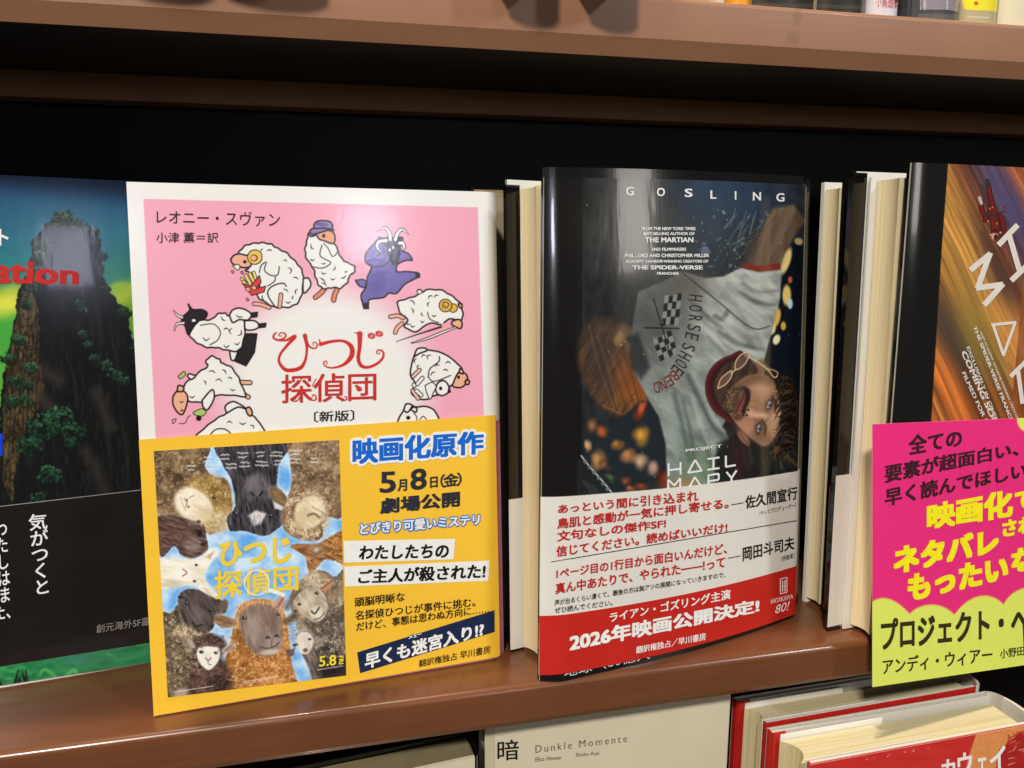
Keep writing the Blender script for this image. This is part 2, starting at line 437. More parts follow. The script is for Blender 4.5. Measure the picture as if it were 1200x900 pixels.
# ------------------------------------------------------------------ the bookcase
M_SHELF = mat("brown_laminate", (106, 64, 39), rough=0.26, spec=0.5, coat=0.14, coat_rough=0.05, bump=0.02, bscale=60, var=0.05, vscale=25)
def scuffed(m, spots, deep, grain=0.06):
    nt = m.node_tree; b = nt.nodes["Principled BSDF"]; src = b.inputs["Base Color"].links[0].from_socket
    tc = nt.nodes.new("ShaderNodeTexCoord"); v = nt.nodes.new("ShaderNodeTexVoronoi"); v.inputs["Scale"].default_value = spots
    nt.links.new(tc.outputs["Object"], v.inputs["Vector"])
    n = nt.nodes.new("ShaderNodeTexNoise"); n.inputs["Scale"].default_value = spots * 7
    nt.links.new(tc.outputs["Object"], n.inputs["Vector"])
    ad = nt.nodes.new("ShaderNodeMath"); ad.operation = 'MULTIPLY_ADD'; ad.inputs[1].default_value = 0.12
    nt.links.new(n.outputs["Fac"], ad.inputs[0]); nt.links.new(v.outputs["Distance"], ad.inputs[2])
    mr = nt.nodes.new("ShaderNodeMapRange"); mr.inputs["From Min"].default_value = 0.13; mr.inputs["From Max"].default_value = 0.16
    mr.inputs["To Min"].default_value = deep; mr.inputs["To Max"].default_value = 0.0
    nt.links.new(ad.outputs[0], mr.inputs["Value"])
    mx = nt.nodes.new("ShaderNodeMix"); mx.data_type = 'RGBA'; mx.inputs[7].default_value = (0.12, 0.06, 0.03, 1)
    nt.links.new(mr.outputs[0], mx.inputs[0]); nt.links.new(src, mx.inputs[6])
    g = nt.nodes.new("ShaderNodeTexNoise"); g.inputs["Scale"].default_value = 1.0; g.inputs["Detail"].default_value = 7
    mp = nt.nodes.new("ShaderNodeMapping"); mp.inputs["Scale"].default_value = (14, 160, 420)
    nt.links.new(tc.outputs["Object"], mp.inputs["Vector"]); nt.links.new(mp.outputs[0], g.inputs["Vector"])
    gr = nt.nodes.new("ShaderNodeMapRange"); gr.inputs["From Min"].default_value = 0.35; gr.inputs["From Max"].default_value = 0.65
    gr.inputs["To Min"].default_value = 1 - grain; gr.inputs["To Max"].default_value = 1 + grain
    nt.links.new(g.outputs["Fac"], gr.inputs["Value"])
    h = nt.nodes.new("ShaderNodeHueSaturation"); nt.links.new(gr.outputs[0], h.inputs["Value"]); nt.links.new(mx.outputs[2], h.inputs["Color"])
    nt.links.new(h.outputs[0], b.inputs["Base Color"])
scuffed(M_SHELF, 60, 0.25)
M_UNDER_SHADE = mat("shaded_board_underside", (34, 20, 12), rough=0.55, spec=0.3, var=0.08, vscale=40)  # same board, darkened: the shade under it is put into the colour
M_BACK = mat("black_back_panel", (3, 3, 4), rough=0.5, spec=0.16, bump=0.15, bscale=900)
case = thing("bookcase", "brown laminate bookcase shelves with black back panel holding all the books", "bookcase", (0.4, 1.566, -1.0))
def shelf_board(name, z0, z1, y0, y1, m, r=0.018, ch=0.034):
    """front edge rounded above, chamfered below, underside shade put into a darker brown"""
    x0, x1 = -2.6, 4.2; n = 8; pr = [(y0 + ch * 0.5, z0), (y0, z0 + ch)]
    for i in range(n + 1):
        a = math.radians(180 - 90 * i / n); pr.append((y0 + r + r * math.cos(a), z1 - r + r * math.sin(a)))
    pr += [(y1, z1), (y1, z0)]
    V = [(x0, a, b) for a, b in pr] + [(x1, a, b) for a, b in pr]; k = len(pr)
    F = [(i, (i + 1) % k, k + (i + 1) % k, k + i) for i in range(k)] + [tuple(range(k))[::-1], tuple(range(k, 2 * k))]
    o = build(name, np.array(V), F, m, case, smooth=True)
    o.data.polygons[0].use_smooth = False; o.data.materials.append(M_UNDER_SHADE); o.data.polygons[k - 1].material_index = 1
    return o
shelf_board("shelf_board", -1.1, -1.0, 1.566, 2.06, M_SHELF, 0.016, 0.012)
M_SHELF_LIT = mat("lit_brown_laminate", (146, 103, 75), rough=0.42, spec=0.4, coat=0.05, bump=0.02, bscale=60, var=0.05, vscale=25)  # same laminate made paler: light on the upper lip is put into the colour
scuffed(M_SHELF_LIT, 34, 0.3, 0.018)
shelf_board("shelf_board", 0.377, 0.492, 1.566, 2.06, M_SHELF_LIT, 0.010, 0.034)
box("support_rail", -2.6, 4.2, 1.985, 2.055, 0.318, 0.3765, mat("brown_rail", (104, 72, 44), rough=0.6, spec=0.3, var=0.1, vscale=30), case, 0.0004)
box("back_panel", -2.6, 4.2, 2.061, 2.11, -3.0, 1.2, M_BACK, case)
box("shelf_board", -2.6, 4.2, 1.2, 2.06, -2.75, -2.62, M_SHELF, case)

# ------------------------------------------------------------------ paper and jackets
M_PAGE = page_mat("cream_page_edges", (222, 200, 154), (240, 223, 184))
M_PAGE2 = page_mat("pale_page_edges", (188, 173, 130), (208, 195, 156))
M_BLACK = mat("black_glossy_jacket", (16, 14, 13), rough=0.14, spec=0.5, coat=0.5, coat_rough=0.04, bump=0.2, bscale=70, bstretch=(1, 1, 0.12))
M_WHITE = mat("white_paper", (232, 228, 218), rough=0.5, spec=0.35, var=0.02, vscale=90)
M_BAND = mat("cream_band_paper", (226, 222, 212), rough=0.3, spec=0.45, var=0.03, vscale=50, bump=0.35, bscale=20, bstretch=(1, 1, 0.4))
M_REDJ = mat("red_glossy_jacket", (186, 36, 30), rough=0.28, spec=0.5, coat=0.2, var=0.05, vscale=80)
M_REDBAND = mat("red_band_paper", (196, 40, 32), rough=0.28, spec=0.45, var=0.03, vscale=50, bump=0.35, bscale=20, bstretch=(1, 1, 0.4))
M_YEL = mat("yellow_band_paper", (250, 198, 58), rough=0.28, spec=0.45, coat=0.1, var=0.03, vscale=40, bump=0.25, bscale=22)
M_DARKJ = mat("charcoal_jacket", (38, 40, 44), rough=0.2, spec=0.5, coat=0.3, bump=0.1, bscale=80, bstretch=(1, 1, .2))


# ================================================================== BOOK A: dark cover with a cliff, far left
A = Surf.from_px((0, 807), (175, 778), -1.0, 4.0)
rootA = thing("paperback_book", "dark book with an overgrown cliff and black band at the left edge", "book", A.pos(np.array(0.0), np.array(0.0)))
_ql = A.quad([(-150, 826), (-150, 198)])
slabq("book_block", rootA, A, [[_ql[0][0] + 0.002, 0.0], [0.36, 0.0], [0.36, 1.137], [_ql[1][0] + 0.002, 1.137]], 0.004, 0.09, M_WHITE)
def paint_cliff(p):
    def sky(x, y):
        t = np.clip((y - 205) / 210, 0, 1) + 0.12 * (fbm(x / 9, y / 60, 3) - 0.5)
        t = np.clip(t, 0, 1)[:, None]
        c = np.where(t < 0.45, np.array([40, 72, 118]) * (1 - t / 0.45) + np.array([34, 116, 128]) * (t / 0.45),
                     np.array([34, 116, 128]) * (1 - (t - 0.45) / 0.55) + np.array([88, 168, 60]) * ((t - 0.45) / 0.55))
        return c
    p.fill(sky)
    for (x, y, rx, ry, c) in ((14, 350, 26, 16, (196, 206, 50)), (4, 362, 30, 14, (230, 226, 70)), (30, 372, 18, 12, (120, 180, 50)), (150, 345, 24, 15, (190, 205, 52)), (138, 338, 12, 7, (150, 190, 60)), (158, 372, 14, 22, (120, 170, 40)), (8, 395, 22, 26, (70, 165, 60))):
        p.ell(x, y, rx, ry, -12, c, 0.5, 0.85)
    cliff = [(-4, 600), (0, 470), (8, 420), (18, 372), (22, 340), (34, 316), (38, 284), (46, 272), (56, 262), (66, 252), (80, 250), (88, 260), (104, 264), (114, 272), (119, 296), (121, 322), (130, 344), (141, 356), (150, 362), (153, 395), (166, 404), (200, 600)]
    def crag(x, y):
        e = np.abs(fbm(x / 6, y / 20, 8) - 0.5) * 4; n = fbm(x / 2.2, y / 12, 19)
        return np.array([15, 17, 18]) + (26 * np.clip(n - 0.3, 0, 1) * np.clip(e, 0.2, 1.3))[:, None] * np.array([1.0, 1.05, 1.0]) * 1.6
    p.poly(cliff, crag, 0.8, rough=3.2, rs=6)
    def rock(x, y):
        n = fbm(x / 3.0, y / 16, 21); e = np.abs(fbm(x / 5, y / 9, 33) - 0.5) * 5
        t = np.clip(n * 1.2 - 0.1, 0, 1)[:, None]
        return (np.array([38, 31, 23]) * (1 - t) + np.array([112, 94, 62]) * t) * np.clip(0.45 + e, 0.4, 1.05)[:, None]
    p.poly([(2, 560), (4, 470), (12, 410), (20, 372), (26, 340), (40, 344), (46, 372), (46, 420), (52, 450), (44, 480), (30, 500), (20, 540), (14, 590)], rock, 1.2, rough=2.6, rs=5)
    p.poly([(36, 300), (42, 306), (50, 318), (46, 332), (34, 330)], rock, 1.5)
    for (x1, y1, x2, y2) in ((40, 430, 70, 446), (34, 452, 58, 476), (112, 460, 128, 500), (100, 530, 124, 580)):
        p.line([(x1, y1), ((x1 + x2) / 2, y1 + (y2 - y1) * 0.4), (x2, y2)], 12, (78, 66, 60), 7, 0.55)
    for k in range(9):
        x0 = 6 + k * 4.6; p.line([(x0 + 10, 380 + k * 3), (x0 + 4, 440 + k * 4), (x0, 520 + k * 6)], 1.1, (30, 22, 16), 0.6, 0.8)
    for (x1, y1, x2, y2) in ((66, 300, 74, 380), (90, 300, 96, 350), (110, 330, 118, 420), (128, 380, 140, 470), (80, 420, 90, 480), (118, 470, 130, 560), (140, 480, 150, 570)):
        p.line([(x1, y1), ((x1 + x2) / 2 + 3, (y1 + y2) / 2), (x2, y2)], [1, 4, 1], (52, 54, 54), 2.0, 0.5)
    R = random.Random(5)
    def bush(cx, cy, r, n, c):
        for _ in range(n):
            a = R.uniform(0, 6.28); d = r * math.sqrt(R.random()); x = cx + d * math.cos(a); y = cy + d * 0.75 * math.sin(a)
            k = 0.55 + 0.6 * R.random() - 0.25 * math.sin(a)
            p.ell(x, y + 1, R.uniform(1.2, 2.6), R.uniform(1.0, 2.2), R.uniform(0, 90), tuple(v * 0.35 for v in c), 0.35, 0.8); p.ell(x, y, R.uniform(0.9, 2.2), R.uniform(0.8, 1.9), R.uniform(0, 90), tuple(min(255, v * k) for v in c), 0.35, 0.9)
    for (x, y, r, n, c) in ((84, 268, 20, 40, (44, 74, 54)), (44, 318, 8, 22, (48, 84, 54)), (30, 356, 7, 18, (44, 80, 48)), (120, 300, 6, 20, (36, 60, 50)), (124, 340, 7, 22, (34, 62, 50)), (146, 366, 8, 22, (40, 70, 44)), (160, 408, 8, 20, (36, 64, 44)), (22, 398, 8, 22, (50, 88, 54)), (14, 470, 10, 26, (50, 86, 54)), (74, 256, 14, 30, (60, 92, 62)), (104, 276, 16, 26, (44, 70, 58)), (52, 288, 14, 26, (52, 86, 58)), (44, 300, 8, 12, (60, 96, 60)), (38, 336, 8, 12, (52, 84, 52)), (94, 355, 6, 12, (42, 72, 62)), (98, 364, 5, 10, (50, 84, 72)),
                             (97, 392, 6, 10, (48, 82, 70)), (104, 404, 6, 10, (52, 88, 74)), (110, 420, 6, 10, (44, 76, 64)), (124, 428, 8, 14, (54, 92, 72)), (134, 438, 8, 14, (48, 84, 66)), (144, 446, 7, 12, (44, 80, 62)),
                             (36, 430, 8, 16, (56, 92, 62)), (10, 420, 9, 18, (46, 84, 54)), (18, 446, 10, 18, (44, 82, 56)), (30, 452, 8, 14, (40, 74, 52)), (50, 500, 20, 50, (46, 90, 64)), (70, 490, 18, 40, (50, 98, 66)), (86, 506, 14, 30, (40, 80, 58)), (34, 522, 16, 36, (42, 84, 60)), (58, 556, 14, 32, (44, 88, 60)), (44, 584, 10, 18, (40, 80, 56)), (84, 520, 9, 18, (36, 74, 52)), (30, 470, 9, 14, (40, 76, 52))):
        bush(x, y, r, n * 2, c)
sheet("cover_picture", rootA, A, A.quad([(-150, 622), (196, 571), (190, 214), (-150, 198)]), 300, 330, 0.0012, 0.004, M_PRINT_SHINY, paint_cliff)
def paint_jungle(p):
    p.fill(lambda x, y: np.array([38, 128, 74]) + 60 * (fbm(x / 14 + y / 9, y / 7, 4)[:, None] - 0.5) * np.array([0.7, 1, 0.6]))
    p.fill(lambda x, y: p.c)
    R = random.Random(9)
    for k in range(46):
        x = R.uniform(-20, 180); y = 800 - x * 0.16 + R.uniform(-28, 6)
        p.line([(x, y), (x + R.uniform(6, 16), y - R.uniform(-3, 7)), (x + R.uniform(16, 30), y + R.uniform(-2, 6))], [3, 4, 1], R.choice([(66, 170, 96), (36, 140, 84), (30, 112, 80), (92, 186, 92), (44, 124, 108)]), 1.2, 0.75)
    for k in range(9):
        x = R.uniform(-6, 38); p.line([(x, 806), (x + R.uniform(-14, 10), R.uniform(778, 796))], [5, 1], (14, 26, 20), 0.8)
sheet("cover_picture", rootA, A, A.quad([(-150, 826), (196, 773), (194, 744), (-150, 797)]), 260, 30, 0.0012, 0.004, M_PRINT_SHINY, paint_jungle)
M_BLKBAND = mat("black_band_paper", (26, 22, 20), rough=0.26, spec=0.5, coat=0.1, var=0.08, vscale=50)
bandA = sheet("paper_band", rootA, A, A.quad([(-150, 804), (196, 749), (190, 570), (-150, 617)]), 24, 6, 0.0035, 0.002, M_BLKBAND)
bars(A, bandA, "band_edge", [(-60, 600.5, 165, 574.2, 0.9)], 0.9, ink((150, 148, 140)), 0.0040)
txt(A, rootA, "title_lettering", "nation", [(-32, 300), (93, 312), (92, 334), (-34, 332)], INKR, 0.03, 0.0026)
T(A, rootA, "author_lettering", "ト", -1, 268, 288, 10, 269, 287, INKW, bold=0.02, off=0.0026)
txt(A, bandA, "band_lettering", "気\nが\nつ\nく\nと", [(33, 603), (55, 601), (60, 694), (40, 698)], INKW, 0.012, 0.0048, align='CENTER', line=0.95)
txt(A, bandA, "band_lettering", "わ\nた\nし\nは\nま\nた、", [(-14, 612), (8, 610), (14, 724), (-6, 728)], INKW, 0.012, 0.0048, align='CENTER', line=0.95)
T(A, bandA, "band_lettering", "創元海外SF叢書", 113, 732, 742, 186, 721, 731, ink((150, 146, 140)), bold=0.0, off=0.0048)
INKBLUE = ink((20, 60, 200))
flat(A, rootA, "blue_mark", [(-30, 538), (3, 534), (3, 508), (-30, 510)], INKBLUE, 0.0024)

# ================================================================== BOOK B: pink sheep book
BQ = [(180, 840), (586, 771), (578, 225), (148, 213)]
Bp = Surf.from_px(BQ[0], BQ[1], -1.0, 3.0)
def bowB(s, t, W=Bp.W): return -0.004 * np.clip((s - (W - 0.012)) / 0.012, 0, 2.6) ** 2
B = Surf.from_px(BQ[0], BQ[1], -1.0, 3.0, bowB)
rootB = thing("paperback_book", "white and pink book with cartoon sheep and a yellow band showing a sheep poster", "book", B.pos(np.array(0.0), np.array(0.0)))
qB = Bp.quad(BQ)
slabq("book_block", rootB, Bp, qB + np.array([[0.012, 0.003], [-0.004, 0.003], [-0.004, -0.004], [0.012, -0.004]]), 0.012, 0.10, M_WHITE)

def crop(ox, oy, k):
    return lambda pts: [(ox + x / k, oy + y / k) for x, y in pts]
def paint_sheep(p):
    p.fill((240, 238, 233))
    p.poly([(168, 233), (560, 243), (568, 520), (183, 524)], (244, 170, 190), 0.5)
    p.ell(382, 452, 118, 112, 0, (242, 240, 235), 0.24)
    K = (34, 22, 26); WH = (242, 240, 234); PE = (240, 178, 146)
    lw = 1.9
    def shape(pts, col, w=lw, sm=True):
        p.poly(pts, col, 0.5, sm=sm); p.line(pts, w, K, 0.45, sm=sm, closed=True)
    def arcs(C, L, w=1.45):
        for (x, y, dx, dy, h) in L:
            n = math.hypot(dx, dy) + 1e-6
            p.line(C([(x, y), (x + dx / 2 + dy / n * h, y + dy / 2 - dx / n * h), (x + dx, y + dy)]), [0.5, w, 0.6], K, 0.4)
    def bumpy(C, pts, amp, col=WH, w=lw, per=2):
        P = spline(C(pts), True, 4); Q = []
        cen = P.mean(0)
        for i in range(0, len(P)):
            q = P[i]; d = (q - cen) / (np.hypot(*(q - cen)) + 1e-6)
            Q.append(q + d * amp * (1 if i % (2 * per) < per else -0.4))
        shape(Q, col, w)
    C = crop(195, 340, 5.146)
    # black-faced sheep with horns
    shape(C([(380, 358), (430, 355), (414, 418), (390, 418)]), WH)
    shape(C([(485, 264), (545, 264), (530, 375), (480, 456), (414, 428), (446, 330)]), (40, 34, 36), sm=False)
    shape(C([(470, 185), (530, 185), (562, 215), (530, 238), (478, 236)]), WH)
    shape(C([(508, 140), (548, 134), (545, 160), (510, 164)]), (40, 34, 36), sm=False)
    shape(C([(556, 206), (600, 200), (596, 222), (558, 226)]), (40, 34, 36), sm=False)
    bumpy(C, [(140, 250), (200, 185), (270, 178), (310, 145), (350, 140), (385, 160), (460, 180), (472, 250), (455, 335), (420, 368), (350, 358), (300, 345), (250, 345), (190, 320), (150, 285)], 0.5)
    shape(C([(380, 150), (400, 120), (440, 108), (490, 125), (512, 152), (490, 180), (440, 178), (400, 195)]), WH)
    p.line(C([(205, 212), (285, 205), (325, 250), (310, 300), (262, 330)]), 1.1, K)
    shape(C([(92, 170), (105, 155), (140, 120), (132, 84), (158, 116), (215, 118), (246, 140), (228, 175), (185, 190), (150, 245), (130, 268), (112, 215), (94, 200)]), (40, 34, 36))
    p.ell(*C([(165, 183)])[0], 2.2, 1.6, 0, WH, 0.3)
    for h in ([(95, 165), (65, 150), (44, 122)], [(104, 198), (64, 205), (48, 244)]):
        p.line(C(h), [4.2, 3.4, 1.4], K); p.line(C(h), [2.2, 1.6, 0.4], WH)
    arcs(C, [(345, 330, 35, 2, -14), (410, 320, 30, -5, -12), (390, 265, 5, -35, 14), (430, 275, 20, -35, -14), (345, 240, 30, -2, 10), (220, 285, 40, 5, -16), (330, 160, 25, 25, -6), (420, 150, 40, 10, -8)])
    # sheep lying with bottles
    for (a, b) in (((440, 556), (505, 558)), ((462, 625), (494, 645))):
        p.line(C([a, b]), 6, K, sm=False); p.line(C([a, b]), 3.6, PE, 0.4, sm=False)
    bumpy(C, [(118, 560), (200, 495), (250, 458), (238, 432), (270, 400), (318, 418), (335, 442), (385, 462), (430, 520), (455, 580), (476, 640), (385, 632), (290, 638), (240, 672), (150, 672), (112, 640), (102, 600)], 0.55)
    shape(C([(215, 665), (275, 600), (288, 650), (250, 720), (222, 705)]), WH)
    shape(C([(150, 540), (175, 520), (140, 505), (128, 520)]), WH)
    shape(C([(40, 640), (65, 608), (95, 602), (128, 640), (120, 700), (98, 748), (70, 740), (40, 690)]), PE)
    shape(C([(66, 612), (72, 575), (104, 585), (98, 610)]), PE)
    arcs(C, [(80, 670, 22, 0, -8), (85, 735, 20, -5, 10)])
    shape(C([(70, 520), (105, 490), (115, 510), (85, 535)]), (170, 205, 110), 1.0)
    shape(C([(160, 738), (210, 715), (240, 735), (215, 760), (170, 752)]), (170, 205, 110), 1.0)
    p.ell(*C([(195, 772)])[0], 3.2, 3.4, 0, K, 0.2)
    p.line(C([(78, 804), (112, 802), (128, 770), (145, 756)]), 0.8, K)
    p.line(C([(36, 785), (58, 775), (55, 790), (40, 805), (34, 790), (40, 778)]), 0.8, K)
    arcs(C, [(255, 492, 40, 8, 10), (335, 480, 25, 25, 8), (295, 548, 40, 4, 14), (370, 530, 25, 8, 8), (385, 595, 30, 5, -8), (225, 545, 12, 25, 6), (140, 640, 30, -2, -10)])
    # sheep cut off by the band
    bumpy(C, [(195, 900), (240, 825), (310, 772), (365, 742), (430, 700), (480, 716), (525, 762), (560, 802), (580, 900)], 0.6)
    shape(C([(365, 742), (354, 702), (398, 672), (450, 692), (478, 716), (430, 706)]), WH)
    shape(C([(478, 715), (500, 705), (518, 735), (508, 760), (488, 745)]), PE)
    p.line(C([(265, 870), (300, 840), (350, 838), (390, 865)]), 1.4, K)
    arcs(C, [(365, 800, 30, 2, 10), (440, 798, 40, 2, -10), (505, 815, 22, 20, 10)])
    # big sheep eating fries
    C = crop(260, 250, 7.5)
    bumpy(C, [(150, 345), (200, 290), (270, 267), (350, 260), (430, 272), (480, 305), (560, 345), (630, 410), (690, 480), (715, 560), (705, 690), (670, 780), (600, 820), (500, 826), (440, 812), (340, 755), (312, 715), (330, 600), (260, 525), (212, 505), (235, 465), (160, 365)], 0.6)
    shape(C([(715, 575), (760, 570), (782, 630), (742, 690), (715, 690)]), WH)
    shape(C([(78, 402), (108, 368), (150, 356), (200, 366), (250, 382), (256, 460), (200, 478), (140, 462), (92, 440)]), PE)
    shape(C([(95, 462), (140, 448), (158, 470), (140, 500)]), (245, 235, 220), 1.0)
    p.ell(*C([(290, 385)])[0], 9.0, 9.0, 0, K, 0.08); p.ell(*C([(290, 385)])[0], 7.9, 7.9, 0, (240, 200, 90), 0.08)
    p.ell(*C([(283, 392)])[0], 4.4, 4.0, 0, K, 0.1); p.ell(*C([(280, 392)])[0], 3.4, 3.0, 0, PE, 0.1)
    p.ell(*C([(202, 426)])[0], 2.1, 2.1, 0, K, 0.2)
    for (a, b) in (((175, 575), (235, 640)), ((210, 545), (255, 630)), ((245, 530), (285, 610)), ((280, 520), (300, 585)), ((190, 600), (230, 660))):
        p.line(C([a, b]), 4.2, K, sm=False); p.line(C([a, b]), 2.6, (245, 225, 130), 0.4, sm=False)
    shape(C([(180, 615), (250, 640), (330, 545), (345, 605), (300, 660), (385, 640), (372, 690), (262, 722), (215, 660)]), (222, 70, 66), 1.1, sm=False)
    for (x, y) in ((230, 668), (282, 655)):
        p.ell(*C([(x, y)])[0], 3.4, 2.6, 20, K, 0.15); p.ell(*C([(x, y)])[0], 2.5, 1.8, 20, PE, 0.15)
    for g in ([(285, 795), (340, 800), (415, 828)], [(520, 715), (508, 820)]):
        p.line(C(g), 5.4, K); p.line(C(g), 3.4, PE, 0.4)
    p.line(C([(330, 520), (345, 460), (390, 430), (375, 500), (430, 545), (490, 540), (505, 470)]), 1.2, K)
    p.line(C([(470, 560), (460, 600), (400, 640)]), 1.2, K)
    p.line(C([(470, 826), (405, 720), (420, 660), (480, 625), (540, 615), (565, 640)]), 1.5, K)
    arcs(C, [(395, 330, 45, 0, 10), (345, 335, 15, -22, 8), (540, 412, 30, 12, 8), (580, 475, 20, 55, 22), (625, 565, 45, 15, 10), (665, 665, -15, 45, -12), (560, 775, 45, 0, -14), (630, 725, -5, 30, -8), (540, 665, 40, 25, 8), (355, 720, 15, 45, -8)])
    for (x, y) in ((95, 515), (178, 522), (225, 760)): p.line(C([(x - 12, y - 6), (x, y - 14), (x + 12, y), (x, y + 12)]), 0.9, K, closed=True)
    # sheep with a cap
    C = crop(350, 250, 7.5)
    for g in ([(225, 665), (195, 700), (148, 738)], [(335, 675), (315, 720), (308, 762)]):
        p.line(C(g), 6.4, K); p.line(C(g), 4.2, (226, 140, 90), 0.4)
    bumpy(C, [(85, 200), (150, 185), (240, 230), (320, 280), (370, 390), (420, 430), (485, 462), (490, 508), (440, 560), (430, 600), (370, 655), (300, 650), (230, 662), (180, 632), (150, 560), (128, 480), (72, 400), (58, 320), (72, 250)], 0.6)
    p.line(C([(128, 470), (190, 482), (240, 470), (280, 430), (190, 375), (205, 280)]), 1.2, K)
    p.line(C([(220, 262), (260, 310), (300, 380), (350, 330)]), 1.1, K)
    shape(C([(150, 182), (235, 150), (300, 165), (320, 220), (300, 266), (225, 242), (180, 225)]), (236, 160, 116))
    shape(C([(80, 180), (110, 165), (150, 185), (110, 205)]), PE)
    p.ell(*C([(220, 198)])[0], 2.0, 2.2, 0, K, 0.2)
    shape(C([(98, 152), (140, 130), (270, 132), (310, 148), (250, 150), (190, 168), (112, 186)]), (140, 120, 180))
    shape(C([(135, 95), (170, 68), (250, 66), (292, 90), (290, 135), (220, 130), (140, 130)]), (150, 132, 190))
    p.ell(*C([(205, 98)])[0], 7.5, 2.6, 5, (104, 90, 150), 0.2)
    arcs(C, [(110, 270, 25, 45, -16), (100, 400, 40, 5, -12), (200, 515, 40, 12, -12), (280, 570, 40, 5, -12), (300, 500, 20, -35, -10), (370, 572, 45, -25, -8), (405, 512, 20, -5, -8), (185, 565, 50, 45, 6), (200, 610, 45, 25, 6), (200, 440, 35, -5, -8)])
    # dancing violet goat
    VI = (112, 98, 172)
    shape(C([(500, 590), (560, 582), (592, 602), (580, 652), (530, 635)]), VI)
    shape(C([(700, 225), (640, 290), (588, 360), (590, 430), (640, 472), (605, 560), (592, 650), (548, 720), (570, 800), (612, 800), (622, 758), (745, 740), (792, 702), (862, 702), (935, 622), (1048, 560), (1050, 525), (950, 512), (865, 512), (868, 450), (950, 412), (998, 412), (965, 355), (890, 315), (860, 230), (780, 215)]), VI)
    p.line(C([(640, 472), (740, 460), (810, 405)]), 1.1, K); p.line(C([(690, 370), (750, 340), (740, 300)]), 1.0, K)
    p.ell(*C([(690, 600)])[0], 9, 13, 20, (86, 76, 150), 0.6, 0.7)
    shape(C([(706, 210), (780, 232), (910, 212), (892, 300), (880, 400), (840, 452), (795, 385), (770, 290)]), (48, 48, 72))
    for h in ([(805, 232), (800, 180), (760, 128), (690, 160)], [(850, 232), (872, 172), (915, 142), (966, 186)], [(770, 240), (705, 250), (690, 300), (735, 348)], [(885, 262), (915, 262), (928, 300), (910, 320)]):
        p.line(C(h), [5.6, 5, 4, 1.2], K); p.line(C(h), [3.6, 3.2, 2.2, 0.4], WH)
    p.ell(*C([(800, 322)])[0], 1.3, 1.8, 0, WH, 0.3); p.ell(*C([(830, 300)])[0], 1.3, 1.8, 0, WH, 0.3)
    shape(C([(562, 795), (612, 795), (612, 836), (575, 836)]), K, sm=False); shape(C([(1030, 528), (1060, 535), (1062, 560), (1036, 565)]), (40, 40, 50), sm=False)
    # fencing ram
    C = crop(440, 320, 5.0)
    for g in ([(88, 256), (130, 250), (162, 262)], [(116, 348), (128, 320), (155, 296)]):
        p.line(C(g), 5.4, K); p.line(C(g), 3.4, PE, 0.4)
    bumpy(C, [(130, 172), (190, 150), (250, 128), (300, 100), (380, 100), (440, 130), (490, 172), (510, 230), (500, 275), (430, 268), (390, 300), (310, 295), (240, 342), (172, 315), (190, 270), (150, 238)], 0.5)
    p.ell(*C([(258, 108)])[0], 3.6, 3.2, 0, K, 0.1); p.ell(*C([(258, 110)])[0], 2.4, 2.0, 0, WH, 0.2)
    shape(C([(452, 280), (490, 272), (508, 295), (498, 325), (470, 315), (446, 300)]), PE)
    shape(C([(485, 180), (505, 180), (506, 205), (492, 200)]), (226, 180, 80))
    for (x, y, r) in ((455, 205, 5.6), (410, 190, 8.0)):
        p.ell(*C([(x, y)])[0], r, r, 0, K, 0.08); p.ell(*C([(x, y)])[0], r - 1.1, r - 1.1, 0, (226, 176, 76), 0.08)
    p.line(C([(395, 205), (400, 170), (430, 180), (415, 205), (405, 190)]), 0.9, K)
    p.line(C([(122, 402), (260, 355), (395, 312)]), [0.7, 1.6, 2.6], (50, 46, 52)); p.ell(*C([(400, 310)])[0], 2.4, 3.4, -20, PE, 0.15)
    p.line(C([(212, 410), (300, 385), (400, 345), (470, 318)]), [1.6, 3.4, 3.6, 2.6], K); p.line(C([(225, 407), (300, 385), (400, 345), (470, 318)]), [0.4, 1.6, 1.8, 1.0], WH)
    p.line(C([(305, 230), (320, 270), (370, 290)]), 1.1, K)
    arcs(C, [(200, 160, 30, 25, 8), (310, 150, 25, -15, 10), (345, 145, 25, -15, 8), (180, 285, 25, 15, -8), (205, 305, 25, 5, -8), (265, 280, 20, 2, -8), (210, 205, 10, 30, 6), (310, 195, 5, -25, 8), (330, 245, 25, 2, -8), (270, 230, 10, 20, -6)])
    # ewe with a lamb
    shape(C([(225, 490), (250, 450), (300, 450), (372, 462), (430, 490), (480, 532), (508, 570), (478, 642), (438, 662), (420, 702), (340, 720), (300, 740), (250, 735), (210, 700), (235, 650), (205, 600), (213, 530)]), WH)
    shape(C([(225, 492), (245, 445), (290, 440), (300, 455), (260, 470)]), WH)
    shape(C([(450, 660), (470, 610), (492, 580), (530, 592), (540, 632), (508, 668), (470, 670)]), PE)
    shape(C([(490, 585), (495, 560), (512, 572), (512, 590)]), PE); shape(C([(530, 625), (550, 632), (545, 652), (528, 648)]), PE)
    p.ell(*C([(487, 610)])[0], 1.7, 2.0, 0, K, 0.2); p.ell(*C([(522, 638)])[0], 1.0, 0.8, 0, K, 0.3)
    p.line(C([(310, 610), (320, 560), (370, 520), (375, 490)]), 1.3, K); p.line(C([(310, 610), (345, 635), (440, 600)]), 1.2, K)
    shape(C([(352, 680), (365, 645), (400, 630), (428, 660), (425, 700), (390, 718), (360, 705)]), WH); p.ell(*C([(382, 676)])[0], 1.9, 2.2, 0, K, 0.2)
    shape(C([(290, 660), (330, 640), (355, 665), (340, 700), (320, 740), (300, 700)]), WH, 1.1); p.ell(*C([(432, 692)])[0], 2.0, 2.4, 0, K, 0.2)
